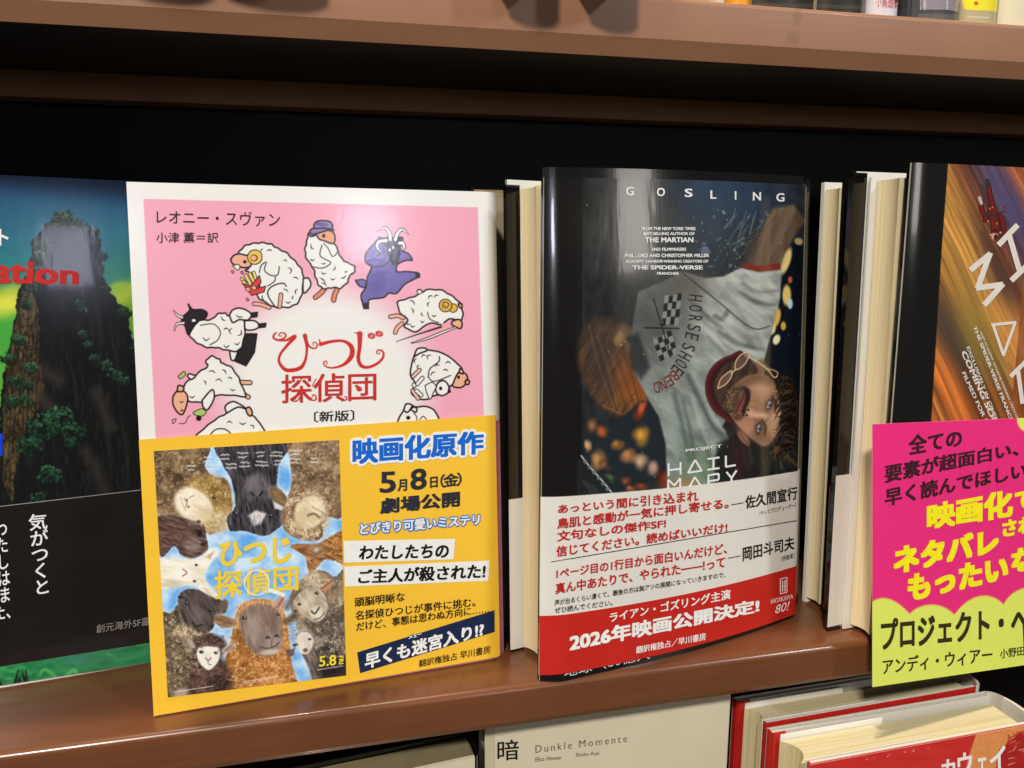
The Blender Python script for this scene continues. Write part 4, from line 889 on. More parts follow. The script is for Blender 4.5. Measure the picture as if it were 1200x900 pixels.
bars(B, obB, "magnifier_handle", [(312, 690, 334, 698, 4.4)], 4, INKP, oB + 0.0006)
T(B, obB, "date_lettering", "5.8", 374, 769, 781.5, 394, 767, 779.5, ink((244, 222, 60)), bold=0.02, off=oB)
txt(B, obB, "date_lettering", "FRI", [(402.5, 768), (402.5, 778), (397, 778.5), (397, 769)], ink((244, 222, 60)), 0.03, oB)
T(B, obB, "band_lettering", "映画化原作", 413, 514, 545, 567, 504, 532, INKBL, bold=0.04, off=oB, outline=INKP, ow=0.14)
T(B, obB, "band_lettering", "5", 445, 553, 578, 464, 552, 577, INKN, bold=0.02, off=oB); T(B, obB, "band_lettering", "月", 466, 562, 576, 477, 561, 575, INKN, bold=0.03, off=oB)
T(B, obB, "band_lettering", "8", 481, 550, 575, 500, 548, 573, INKN, bold=0.02, off=oB); T(B, obB, "band_lettering", "日", 504, 559, 572, 513, 558, 571, INKN, bold=0.03, off=oB)
T(B, obB, "band_lettering", "（金）", 516, 556, 572, 541, 553, 569, INKN, bold=0.02, off=oB, spacing=0.7)
T(B, obB, "band_lettering", "劇場公開", 445.5, 584, 602.5, 539, 575, 593.5, INKN, bold=0.035, off=oB)
T(B, obB, "band_lettering", "とびきり可愛いミステリ", 422, 613, 627, 562, 602, 615, INKP, bold=0.03, off=oB, outline=ink((24, 116, 206)), ow=0.12)
flat(B, obB, "white_strip", [(402.5, 634), (533.5, 631.5), (531.5, 655.5), (403.5, 659.5)], INKP, oB - 0.001)
flat(B, obB, "white_strip", [(403.5, 664), (574, 657), (572, 680.5), (404.5, 687.5)], INKP, oB - 0.001)
T(B, obB, "band_lettering", "わたしたちの", 421, 639.5, 656, 526, 637, 654, INKB, bold=0.03, off=oB, shear=0.02)
T(B, obB, "band_lettering", "ご主人が殺された!", 420, 667.5, 684.5, 569, 660, 678, INKB, bold=0.03, off=oB, shear=0.01)
T(B, obB, "band_lettering", "頭脳明晰な", 415.5, 700.5, 711.5, 474.5, 693.5, 704.5, INKB, bold=0.01, off=oB)
T(B, obB, "band_lettering", "名探偵ひつじが事件に挑む。", 416.5, 716, 727, 557, 700, 710.5, INKB, bold=0.01, off=oB)
T(B, obB, "band_lettering", "だけど、事態は思わぬ方向に……", 417.5, 729.5, 740, 573, 707.5, 718, INKB, bold=0.01, off=oB)
flat(B, obB, "navy_strip", [(418.5, 764.5), (579.5, 715), (579.8, 740.5), (422, 789)], INKNV, oB - 0.001)
T(B, obB, "band_lettering", "早くも迷宮入り!?", 427.5, 765.5, 785, 567, 728, 745.5, INKP, bold=0.035, off=oB)
T(B, obB, "band_lettering", "メェー", 479, 744.5, 749, 494, 740.5, 745, INKP, bold=0.04, off=oB, outline=INKNV, ow=0.18)
T(B, obB, "band_lettering", "翻訳権独占 早川書房", 491, 773.5, 782, 574.5, 756, 765.5, INKB, bold=0.005, off=oB)

# ================================================================== BOOK D: black glossy book with the film picture
DQ = [(633, 801), (933, 722), (948, 220), (638, 208)]
Dp = Surf.from_px(DQ[0], DQ[1], -1.0, 3.0)
WD = Dp.W
def bowD(s, t, W=WD):
    k = np.clip(s / W, 0, 1.2)
    return 0.030 * 4 * k * (1 - k) - 0.013 * np.clip(1 - s / 0.07, 0, 1.5) ** 2 - 0.006 * np.clip((s - (W - 0.016)) / 0.016, 0, 2.4) ** 2
D = Surf.from_px(DQ[0], DQ[1], -1.0, 3.0, bowD)
rootD = thing("hardcover_book", "black glossy book showing a sideways man in grey shirt, white and red band", "book", D.pos(np.array(0.0), np.array(0.0)))
qD = np.column_stack(D.fit(np.array([q[0] for q in DQ]), np.array([q[1] for q in DQ])))
HD = qD[2][1]
slabq("front_cover", rootD, D, qD + np.array([[-0.001, -0.001], [0.012, -0.001], [0.012, 0.022], [-0.001, 0.022]]), 0.006, 0.012, M_BLACK, ns=60)
DP = Surf((0.449, 1.632, -1.0), 12.0, 3.0, None, 0.75)
pages("page_block", rootD, DP, -0.004, 0.72, 0.018, 1.128, 0.0, 0.080, M_PAGE, conc=0.012)
slab("back_cover", rootD, DP, -0.034, 0.78, 0.0, 1.150, 0.0985, 0.110, M_BLACK)
slab("back_lining", rootD, DP, -0.030, 0.77, 0.006, 1.1505, 0.0968, 0.0984, M_WHITE)
slab("back_flap", rootD, DP, -0.035, 0.0, 0.001, 1.139, 0.093, 0.0965, M_BLACK)
slab("band_flap", rootD, DP, -0.037, 0.004, 0.012, 0.395, 0.0905, 0.0925, M_BAND)
slab("spine", rootD, D, WD + 0.004, WD + 0.016, 0.0, HD, 0.03, 0.13, M_BLACK)

def paint_float(p):
    def base(x, y):
        n = fbm(x / 30, y / 40, 5, 4)[:, None]; m = fbm(x / 9, y / 24, 6, 3)[:, None]
        return np.array([34, 36, 38]) + (n - 0.5) * np.array([46, 54, 58]) + (m - 0.5) * 26
    p.fill((20, 18, 17))
    p.poly([(683, 200), (960, 200), (946, 600), (681, 600)], base, 0.7)
    p.ell(835, 235, 46, 70, 10, (58, 88, 120), 0.9, 0.7); p.ell(880, 225, 40, 40, 0, (40, 56, 84), 0.9, 0.6); p.ell(806, 288, 60, 50, 0, (70, 66, 62), 0.9, 0.55)
    p.ell(730, 260, 46, 46, 0, (70, 66, 58), 0.9, 0.45)
    R = random.Random(11)
    for k in range(90):
        x = R.gauss(850, 22); y = R.gauss(295, 26); p.ell(x, y, R.uniform(0.6, 2.2), R.uniform(0.6, 2), 0, R.choice([(120, 150, 150), (90, 120, 130), (150, 160, 140), (60, 90, 100)]), 0.5, R.uniform(0.3, 0.8))
    for k in range(26):
        x = R.uniform(845, 890); y = R.uniform(262, 320); p.line([(x, y), (x + R.uniform(4, 18), y - R.uniform(4, 26))], 0.8, (150, 160, 140), 0.8, 0.5, sm=False)
    p.ell(826, 294, 5, 5.5, 0, (130, 142, 176), 0.3, 0.7); p.ell(826, 295, 3.6, 4, 0, (90, 100, 130), 0.3, 0.6)
    for k in range(60):
        x = R.uniform(686, 800); y = R.uniform(230, 420); L = R.uniform(8, 46)
        p.line([(x, y), (x - L * 0.25, y + L)], R.uniform(1, 5), R.choice([(78, 80, 82), (58, 58, 56), (98, 100, 104), (24, 26, 28)]), 3, R.uniform(0.12, 0.35), sm=False)
    # far ball in tawny cloth, lights
    p.ell(724, 432, 42, 62, -24, lambda x, y: np.array([92, 62, 40]) + (fbm((x + y * 0.6) / 5, (y - x * 0.6) / 30, 31)[:, None] - 0.5) * np.array([110, 70, 46]), 0.12)
    p.ell(742, 446, 22, 34, -30, (168, 84, 32), 0.8, 0.75); p.ell(700, 420, 16, 46, -10, (52, 50, 50), 0.8, 0.7)
    for k in range(16):
        x = 690 + k * 5; p.line([(x, 390 + R.uniform(-10, 20)), (x + 12, 430), (x + 26 + R.uniform(-6, 6), 480)], 0.8, (30, 24, 22) if k % 2 else (150, 110, 74), 0.8, 0.5)
    for k in range(24):
        a = R.uniform(0.2, 3.0); p.line([(705 + k * 2, 486 - abs(k - 12) * 0.9), (707 + k * 2, 486 - abs(k - 12) * 0.9)], 2, (170, 110, 60), 1, 0.3, sm=False)
    p.poly([(690, 500), (720, 494), (752, 470), (762, 470), (774, 492), (780, 520), (780, 585), (683, 585), (683, 498)], (30, 38, 44), 3)
    for (x, y, rx, ry, a, c) in ((728, 393, 9, 11, -20, (238, 180, 110)), (740, 407, 8, 8, 0, (224, 160, 90)), (752, 481, 6, 11, 25, (232, 92, 44)), (751, 510, 9, 11, 0, (240, 170, 60)), (694, 499, 6, 7, 0, (170, 120, 84)), (705, 506, 6, 8, -30, (190, 96, 48)), (722, 520, 7, 7, 0, (196, 130, 60)), (735, 533, 9, 9, -30, (206, 136, 84)),
                              (750, 542, 8, 9, 0, (214, 176, 140)), (766, 548, 8, 9, 0, (206, 160, 140)), (688, 523, 5, 7, 0, (224, 178, 128)), (700, 538, 9, 11, -30, (196, 140, 84)), (708, 545, 6, 7, 0, (150, 90, 60)), (733, 565, 5, 5, 0, (160, 90, 50)), (752, 570, 8, 5, 0, (150, 70, 36)), (738, 572, 5, 4, 0, (190, 110, 60)), (780, 560, 10, 10, 0, (150, 50, 30)), (716, 560, 6, 4, 40, (90, 110, 70))):
        for k in range(4):
            u, w = R.uniform(-0.55, 0.55) * rx, R.uniform(-0.55, 0.55) * ry; g = R.uniform(0.5, 0.95)
            p.ell(x + u, y + w, rx * R.uniform(0.45, 0.85), ry * R.uniform(0.45, 0.85), a + R.uniform(-40, 40), tuple(v * g for v in c), 0.7, 0.62)
        p.ell(x - 0.6, y - 0.6, rx * 0.4, ry * 0.45, a, tuple(min(255, v + 14) for v in c), 0.9, 0.6)
    p.line([(681, 534), (692, 548), (708, 566), (722, 584)], 1.2, (230, 230, 224), 0.5)
    p.poly([(676, 536), (690, 550), (706, 568), (718, 590), (676, 600)], (30, 32, 34), 0.8)
    for k in range(8): p.ell(686 + k * 5.2, 541 + k * 6.4, 2.2, 2.4, 0, (110, 120, 124) if k != 7 else (200, 190, 170), 0.35, 0.9)
    for k in range(4): p.line([(682 + k * 4, 562 + k * 2), (700 + k * 4, 590)], 1.0, (90, 94, 98), 0.6, 0.6, sm=False)
    # bright lights at the right edge
    p.poly([(918, 300), (930, 282), (944, 284), (946, 470), (905, 470), (896, 430), (908, 380)], (16, 22, 30), 4)
    for (x, y, rx, ry, a, c) in ((921, 306, 5, 16, 18, (236, 206, 130)), (936, 283, 5, 4, 20, (200, 176, 120)), (922, 346, 5, 12, 0, (236, 200, 110)), (926, 356, 3, 6, 0, (190, 220, 240)), (910, 372, 4.5, 11, 12, (236, 180, 80)), (904, 384, 5, 8, 0, (246, 226, 150)), (910, 398, 4, 6, 20, (250, 240, 190)), (918, 382, 3, 5, 0, (220, 170, 80)), (926, 328, 2.5, 4, 0, (200, 90, 60))):
        p.ell(x, y, rx, ry, a, c, 0.3, 0.95)
    # raised arm
    SK = fur((96, 76, 60), (134, 108, 86), 110, 4, 6, 50)
    p.poly([(872, 312), (882, 290), (896, 262), (906, 244), (930, 240), (944, 258), (934, 272), (922, 292), (914, 316)], SK, 3, 0.9)
    p.poly([(868, 314), (872, 296), (884, 270), (890, 284), (882, 312)], (66, 58, 52), 4, 0.7)
    p.poly([(872, 308), (888, 312), (914, 308), (915, 316), (900, 320), (880, 317), (868, 312)], (124, 44, 36), 0.8)
    # shirt
    def shirt(x, y):
        n = fbm((x * 0.7 + y * 0.5) / 16, (y * 0.7 - x * 0.6) / 7, 60, 3)[:, None]; m = fbm(x / 40, y / 40, 61)[:, None]
        g = np.clip((y - 330) / 220, 0, 1)[:, None]
        return (np.array([166, 168, 160]) * (1 - g) + np.array([122, 134, 127]) * g) * (0.74 + 0.5 * n + 0.25 * (m - 0.5))
    p.poly([(748, 342), (776, 330), (800, 318), (826, 326), (848, 324), (868, 314), (890, 319), (916, 316), (914, 350), (906, 384), (896, 420), (884, 452), (864, 470), (846, 500), (856, 516), (838, 534), (836, 585), (782, 585), (780, 520), (772, 488), (760, 468), (745, 440), (738, 400)], shirt, 1.6)
    p.ell(764, 366, 42, 70, 20, (56, 58, 58), 0.8, 0.72); p.ell(806, 336, 26, 24, 0, (84, 80, 72), 0.9, 0.5)
    for (g, w, c, a) in (([(800, 320), (840, 352), (880, 384), (902, 382)], 1.6, (40, 40, 40), 0.7), ([(872, 322), (886, 330), (914, 326)], 3, (104, 108, 104), 0.7), ([(870, 332), (890, 342), (912, 340)], 3, (104, 108, 104), 0.7), ([(874, 346), (892, 356), (910, 356)], 3, (108, 112, 108), 0.6), ([(862, 318), (886, 322), (914, 319)], 3, (196, 200, 196), 0.5), ([(868, 338), (890, 349), (912, 348)], 2.6, (196, 200, 196), 0.5),
                         ([(852, 392), (872, 404), (896, 410)], 3, (100, 106, 100), 0.7), ([(850, 400), (870, 412), (894, 416)], 3, (190, 196, 188), 0.6), ([(806, 440), (820, 470), (836, 500), (850, 512)], 4, (74, 84, 80), 0.8), ([(812, 436), (826, 466), (842, 494)], 3, (176, 186, 178), 0.5), ([(790, 462), (800, 500), (808, 540)], 6, (84, 98, 92), 0.7), ([(782, 470), (790, 510), (794, 550)], 5, (150, 160, 146), 0.5), ([(822, 505), (830, 530), (834, 560)], 5, (80, 92, 84), 0.7), ([(830, 395), (850, 420), (842, 440)], 5, (110, 118, 110), 0.6), ([(836, 376), (850, 384), (870, 402)], 7, (188, 192, 184), 0.5), ([(838, 370), (846, 374), (852, 366)], 5, (60, 62, 58), 0.6)):
        p.line(g, w, c, 2.2 if w > 2 else 0.6, a)
    p.ell(820, 552, 22, 24, 0, (110, 140, 92), 0.8, 0.45); p.ell(800, 572, 24, 10, 0, (206, 120, 50), 0.8, 0.5); p.ell(846, 572, 36, 9, -10, (70, 150, 150), 0.9, 0.6); p.line([(780, 577), (840, 570), (900, 558)], 4, (150, 120, 80), 3, 0.6)
    p.poly([(840, 520), (856, 512), (868, 500), (884, 520), (905, 524), (940, 500), (944, 560), (880, 585), (838, 585)], (30, 32, 30), 3, 0.9)
    for k in range(14): p.line([(862 + k * 5, 520 + R.uniform(-4, 6)), (866 + k * 5, 548 + R.uniform(-6, 14))], 3, R.choice([(60, 66, 56), (40, 46, 44), (86, 82, 60)]), 2, 0.5, sm=False)
    for g in ([(874, 326), (890, 330), (912, 326)], [(868, 350), (892, 364), (906, 366)], [(848, 372), (862, 380), (880, 392)], [(856, 398), (874, 410), (892, 414)], [(822, 380), (836, 394), (850, 410)], [(828, 474), (838, 492), (850, 506)], [(812, 470), (822, 500), (830, 522)]):
        p.line(g, [1, 5, 1], (206, 210, 200), 2.6, 0.55)
    for g in ([(866, 342), (886, 354), (908, 358)], [(842, 388), (862, 402), (884, 408)], [(800, 470), (810, 510), (814, 550)], [(832, 440), (830, 462), (840, 488)], [(806, 350), (830, 372), (846, 384)]):
        p.line(g, [1, 4, 1], (66, 72, 68), 2.4, 0.6)
    # checkered flags on the shirt
    for (ox, oy, ux, uy, vx, vy) in ((779, 346, 5.0, -0.4, -1.0, 9.0), (765, 398, 5.2, -2.6, 2.2, 6.4)):
        for i in range(4):
            for j in range(4):
                wob = 1.2 * math.sin(i * 1.4 + j)
                q = [(ox + ux * (i + a) + vx * (j + b), oy + uy * (i + a) + vy * (j + b) + wob) for a, b in ((0, 0), (1, 0), (1, 1), (0, 1))]
                p.poly(q, (36, 38, 38) if (i + j) % 2 else (132, 138, 132), 0.5)
    p.line([(766, 350), (776, 384), (786, 418)], 1.5, (34, 36, 36), 0.5); p.line([(755, 384), (796, 385)], 1.5, (34, 36, 36), 0.5, sm=False)
    p.poly([(736, 395), (748, 390), (762, 430), (752, 445), (740, 430)], (30, 34, 36), 4, 0.7)
    # collar, neck, head lying sideways
    C = crop(800, 400, 5.627)
    p.poly(C([(400, 74), (310, 92), (220, 140), (165, 215), (148, 300), (165, 390), (215, 470), (300, 530), (325, 545), (330, 500), (420, 300)]), (66, 26, 26), 1.0, sm=True)
    p.line(C([(400, 78), (305, 100), (225, 150), (172, 225), (158, 310), (178, 395), (235, 470), (318, 530)]), 2.6, (98, 40, 38), 1.2, 0.7); p.line(C([(395, 100), (320, 118), (250, 165), (205, 235), (195, 310), (215, 385), (270, 450), (325, 500)]), 1.4, (34, 16, 18), 0.8, 0.9)
    p.poly(C([(395, 108), (310, 135), (250, 185), (215, 260), (212, 340), (245, 420), (320, 480), (380, 400), (470, 230), (560, 240), (540, 190), (480, 150), (440, 110)]), fur((48, 34, 30), (92, 68, 54), 120, 3, 4, 62), 2.2, sm=True)
    p.poly(C([(480, 140), (520, 110), (560, 160), (600, 200), (560, 240), (500, 210)]), (128, 100, 76), 2.0, 0.9)
    # hair behind the face
    HB = (20, 16, 15)
    p.poly(C([(540, 210), (600, 190), (660, 230), (730, 260), (755, 330), (765, 450), (755, 580), (730, 680), (650, 760), (590, 720), (640, 600), (670, 450), (640, 330)]), fur(HB, (62, 46, 36), 70, 1.5, 8, 63), 1.6, sm=True, rough=1.6, rs=3)
    FC = [(292, 400), (300, 340), (340, 290), (420, 232), (520, 216), (596, 262), (626, 330), (650, 440), (640, 560), (592, 655), (535, 690), (460, 645), (380, 572), (325, 500)]
    p.poly(C(FC), fur((150, 110, 84), (172, 130, 100), 30, 4, 4, 66), 1.6, sm=True)
    p.poly(C([(330, 300), (420, 232), (520, 216), (600, 262), (560, 300), (470, 290), (380, 320)]), (112, 84, 66), 4, 0.8, sm=True)
    p.ell(*C([(520, 315)])[0], 11, 7, 15, (196, 152, 116), 0.9, 0.85); p.ell(*C([(430, 580)])[0], 11, 9, 40, (190, 140, 108), 0.9, 0.75); p.ell(*C([(620, 510)])[0], 8, 16, 5, (206, 164, 132), 0.9, 0.85); p.ell(*C([(520, 640)])[0], 12, 6, 20, (124, 90, 70), 0.9, 0.6)
    # nose
    p.poly(C([(425, 470), (440, 440), (480, 455), (545, 470), (560, 500), (520, 520), (460, 510)]), (190, 146, 114), 2.2, 0.9, sm=True); p.line(C([(455, 482), (500, 488), (548, 486)]), 2.6, (226, 188, 156), 1.8, 0.85)
    p.ell(*C([(447, 476)])[0], 3.6, 4.0, 20, (212, 168, 136), 0.7, 0.8); p.ell(*C([(432, 452)])[0], 1.7, 1.2, 30, (58, 36, 30), 0.4); p.ell(*C([(424, 488)])[0], 1.5, 1.2, 30, (58, 36, 30), 0.4); p.line(C([(470, 515), (530, 528), (560, 515)]), 2.0, (116, 84, 66), 1.4, 0.7)
    # beard and mouth
    p.poly(C([(288, 395), (300, 335), (345, 295), (410, 296), (445, 330), (436, 390), (415, 440), (400, 500), (360, 520), (322, 490)]), fur((58, 44, 36), (104, 80, 58), 100, 1.4, 3, 67), 2.4, 0.94, sm=True, rough=1.0, rs=2)
    for k in range(170):
        t = R.uniform(0, 6.28); d = R.uniform(0.45, 1.0); x, y = C([(360 + 74 * d * math.cos(t), 400 + 108 * d * math.sin(t))])[0]
        p.line([(x, y), (x - R.uniform(0.6, 2.4), y + R.uniform(-1.6, 1.6))], 0.6, R.choice([(50, 36, 28), (168, 138, 100), (34, 26, 22), (128, 100, 72), (190, 160, 120)]), 0.4, 0.75, sm=False)
    p.poly(C([(398, 300), (440, 322), (444, 385), (420, 440), (404, 490), (392, 470), (408, 410), (414, 350)]), (40, 30, 26), 1.6, 0.9, sm=True)
    p.poly(C([(350, 462), (366, 410), (392, 362), (408, 345), (410, 372), (394, 420), (368, 460)]), (132, 70, 66), 1.0, sm=True); p.line(C([(354, 458), (384, 400), (408, 348)]), 1.1, (52, 20, 22), 0.6)
    # eyes and brows
    for (ex, ey, an) in ((570, 418, 22), (502, 574, 12)):
        x, y = C([(ex, ey)])[0]
        p.ell(x + 0.8, y, 6.0, 9.4, an, (104, 74, 58), 0.8, 0.75); p.ell(x, y, 3.3, 7.0, an, (52, 34, 30), 0.4, 0.85); p.ell(x - 0.2, y, 1.8, 4.5, an, (176, 172, 170), 0.3)
        p.ell(x + 0.2, y + 0.2, 1.8, 2.1, 0, (62, 76, 116), 0.3); p.ell(x + 0.2, y + 0.2, 0.9, 1.0, 0, (12, 14, 22), 0.3); p.ell(x - 0.5, y - 0.6, 0.5, 0.5, 0, (240, 240, 240), 0.4)
        p.line([(x + 5.4 - 2, y - 10), (x + 7.6, y - 2), (x + 6.6, y + 9)], [1.6, 3.4, 1.2], (48, 36, 30), 1.2, 0.85); p.line([(x - 3.4, y - 5), (x - 4.4, y), (x - 3.6, y + 5)], 0.8, (110, 78, 62), 0.6, 0.8)
    # ear, hair strands over the forehead
    p.ell(*C([(402, 640)])[0], 4, 10, -38, (146, 106, 84), 0.35); p.line(C([(378, 605), (400, 640), (436, 684)]), 1.3, (92, 62, 52), 0.8, 0.9)
    for k in range(260):
        y0 = R.uniform(235, 715); x0 = 735 - abs(y0 - 470) * 0.10 + R.uniform(-18, 14); L = R.uniform(50, 150)
        p.line(C([(x0, y0), (x0 - L * 0.45, y0 + L * R.uniform(-0.25, 0.3)), (x0 - L * 0.8, y0 + L * R.uniform(-0.1, 0.75))]), [1.2, 1.0, 0.3], R.choice([(24, 18, 16), (14, 12, 12), (14, 12, 12), (46, 34, 27), (92, 70, 50), (30, 23, 20)]), 0.5, 0.85)
    for k in range(26):
        x, y = C([(R.uniform(560, 740), R.uniform(690, 800))])[0]; p.line([(x, y), (x + R.uniform(-8, 8), y + R.uniform(2, 9))], R.uniform(1, 3), R.choice([(70, 58, 44), (120, 92, 60), (34, 30, 28), (90, 70, 50)]), 1.2, 0.5, sm=False)
    # spectacles slipping down the neck
    for g in ([(232, 312), (250, 250), (300, 205), (326, 196), (318, 240), (280, 285)], [(345, 188), (352, 130), (390, 85), (432, 72), (436, 100), (410, 150), (370, 182)]):
        p.poly(C(g), (136, 98, 92), 0.8, 0.55, sm=True); p.line(C(g), 1.15, (220, 196, 150), 0.45, closed=True)
    p.line(C([(320, 212), (335, 200), (352, 182)]), 1.4, (214, 188, 140), 0.5); p.line(C([(438, 104), (500, 140), (560, 186), (600, 236), (622, 232)]), 1.3, (222, 194, 144), 0.5); p.line(C([(556, 184), (600, 190), (628, 210), (616, 234)]), 1.1, (200, 170, 120), 0.5)
    for k in range(40): p.ell(R.uniform(684, 944), R.uniform(222, 575), 0.7, 0.7, 0, (200, 200, 200), 0.5, R.uniform(0.2, 0.8))
q = qD.copy(); q[1][0] = WD + 0.016; q[2][0] = max(q[2][0], WD + 0.016)
sheet("cover_picture", rootD, D, q, 470, 760, 0.0, 0.005, M_PRINT_FILM, paint_float)
INKL = ink((232, 232, 230)); INKSH = ink((52, 46, 46)); INKSR = ink((120, 34, 28))
oD = 0.0014
for ch, x, y in (("G", 738, 224), ("O", 774.5, 225), ("S", 807, 226), ("L", 836, 228), ("I", 862, 229), ("N", 887, 230), ("G", 914.5, 231.3)):
    w = {"I": 1.8, "L": 7}.get(ch, 9.5); T(D, rootD, "cover_lettering", ch, x - w / 2, y - 5, y + 5, x + w / 2, y - 5, y + 5, INKL, bold=0.02, off=oD)
for body, x0, y0, y1, x1 in (("FROM THE NEW YORK TIMES", 751.5, 266, 269.8, 815), ("BEST-SELLING AUTHOR OF", 753.5, 272, 275.5, 814), ("THE MARTIAN", 755.7, 278, 284, 812.5), ("AND FILMMAKERS", 763, 290.2, 294, 804), ("PHIL LORD AND CHRISTOPHER MILLER", 732, 297.2, 301.4, 831), ("ACADEMY AWARD®-WINNING CREATORS OF", 733, 304.3, 307.8, 830), ("THE SPIDER-VERSE", 741, 311, 315.8, 823.5), ("FRANCHISE", 770, 318.7, 322, 795.5)):
    T(D, rootD, "cover_lettering", body, x0, y0, y1, x1, y0, y1, INKL, bold=0.03, off=oD)
for ch, x, y, a, c in (("H", 815.5, 349, 97, 0), ("O", 815.5, 361, 97, 0), ("R", 815, 373, 98, 0), ("S", 813.5, 384, 101, 0), ("E", 811, 394, 105, 0), ("S", 807, 407, 112, 0), ("H", 803, 417, 118, 0), ("O", 798.5, 426, 124, 0), ("E", 794, 434, 128, 0), ("B", 790.5, 440, 142, 1), ("E", 784.5, 446, 150, 1), ("N", 777.5, 451, 160, 1), ("D", 769.5, 454, 168, 1)):
    letter(D, rootD, "shirt_lettering", ch, x, y, a, 7.0, 16 if not c else 13, INKSR if c else INKSH, bold=-0.005, off=oD)
T(D, rootD, "title_lettering", "PROJECT", 803.5, 526.5, 530.8, 846, 520.5, 525.4, INKL, bold=0.02, off=oD)
bars(D, rootD, "title_lettering", [(783.5, 543, 783.5, 558), (797.5, 541.5, 797.5, 556), (783.5, 551, 797.5, 549.5), (806, 554.5, 814.5, 539), (814.5, 539, 822.5, 552), (806, 554, 822.5, 551.6), (829, 538, 843, 536), (836, 537, 836, 549.5), (829, 550.5, 843, 548.5), (850.5, 534, 850.5, 547.5), (850.5, 547, 862, 545),
                                   (783, 575, 783, 562), (783, 562, 790, 569), (790, 569, 797, 560.5), (797, 560.5, 797, 575), (806, 574, 814, 559), (814, 559, 822, 571), (830, 573, 830, 556.5), (830, 557, 842, 555), (842, 555, 842, 562), (842, 562, 831, 564), (851, 553, 857, 560), (857, 560, 863, 551), (857, 560, 857, 570)], 2.3, INKL, oD)

def pxband(pts): return np.column_stack(D.fit(np.array([a for a, b in pts]), np.array([b for a, b in pts]), 0.004))
bq = pxband([(633.5, 791), (932.5, 717.5), (941, 545.5), (635.5, 582.5)])
bq2 = bq.copy(); bq2[1][0] = WD + 0.014; bq2[2][0] = WD + 0.014; bq2[0][0] -= 0.003; bq2[3][0] -= 0.003
obD = sheet("paper_band", rootD, D, bq2, 90, 20, 0.0042, 0.003, M_BAND)
rq = pxband([(633.5, 791), (932.5, 717.5), (934, 661.8), (633.5, 721.5)])
rq[1][0] = rq[2][0] = bq2[1][0]; rq[0][0] -= 0.003; rq[3][0] -= 0.003
rq[0][1] = bq2[0][1]; rq[1][1] = bq2[1][1]
sheet("red_strip", obD, D, rq, 90, 8, 0.0048, 0.0004, M_REDBAND)
oD = 0.0062; RB = ink((190, 34, 30))
for body, a in (("あっという間に引き込まれ", (654, 591.5, 602, 818.5, 574, 587.5)), ("鳥肌と感動が一気に押し寄せる。", (653, 607.5, 620, 854, 583.5, 595.5)), ("文句なしの傑作SF!", (653, 622.5, 635, 780.5, 607.5, 618.5)), ("信じてください。読めばいいだけ!", (652, 640, 653, 852.5, 612, 623.5)),
                ("1ページ目の1行目から面白いんだけど、", (652, 666.5, 678.5, 852, 636, 649)), ("真ん中あたりで、やられた――!って", (651, 683.5, 696.5, 850, 651.5, 665))):
    T(D, obD, "band_lettering", body, *a, RB, bold=0.022, off=oD)
for body, a in (("声が出るくらい凄くて。最後の方は胸アツの展開になっていきますので、", (650, 703, 710, 850, 670, 676.5)), ("ぜひ読んでください。", (650, 712, 719, 718, 702.5, 709.5))):
    T(D, obD, "band_lettering", body, *a, INKB, bold=0.005, off=oD)
T(D, obD, "band_lettering", "佐久間宣行", 873.5, 581, 596.5, 934.5, 569.5, 585, INKB, bold=0.018, off=oD)
T(D, obD, "band_lettering", "（テレビプロデューサー）", 890, 599, 604, 933, 588.5, 595, INKB, bold=0.0, off=oD)
T(D, obD, "band_lettering", "岡田斗司夫", 870.5, 641, 658, 931, 628, 643.5, INKB, bold=0.018, off=oD)
T(D, obD, "band_lettering", "（評論家）", 915.5, 652, 658, 931, 647.5, 654, INKB, bold=0.0, off=oD)
bars(D, obD, "band_rule", [(646, 658.5, 934, 610), (857, 591.5, 871.5, 589), (853, 654, 868, 651.3)], 0.8, INKB, oD)
T(D, obD, "band_lettering", "ライアン・ゴズリング主演", 714.5, 718, 729.6, 856, 690, 702, INKP, bold=0.02, off=oD)
T(D, obD, "band_lettering", "2026年映画公開決定!", 667.5, 742.5, 764.5, 890, 701, 717.5, INKP, bold=0.04, off=oD)
T(D, obD, "band_lettering", "翻訳権独占／早川書房", 745.5, 757.8, 766.2, 827, 741, 750, INKP, bold=0.015, off=oD)
bars(D, obD, "publisher_emblem", [(914.5, 678.5, 914.5, 696, 0.9), (922.2, 676.5, 922.2, 694, 0.9), (914.5, 678.5, 922.2, 676.5, 0.9), (914.5, 696, 922.2, 694, 0.9), (917, 680.5, 917, 693.5, 1.1), (919.8, 680, 919.8, 693, 1.1), (917, 687, 919.8, 686.4, 0.9)], 0.9, INKP, oD)
T(D, obD, "band_lettering", "HAYAKAWA", 903.5, 702, 708, 929.5, 696, 701.5, INKP, bold=0.0, off=oD)
T(D, obD, "band_lettering", "80!", 909, 709.5, 719, 924.5, 704.5, 715, INKP, bold=0.0, off=oD, shear=0.15)
T(D, rootD, "cover_lettering", "地球（80億人", 661, 783.5, 794, 762, 761.5, 772, INKL, bold=0.0, off=0.0014)

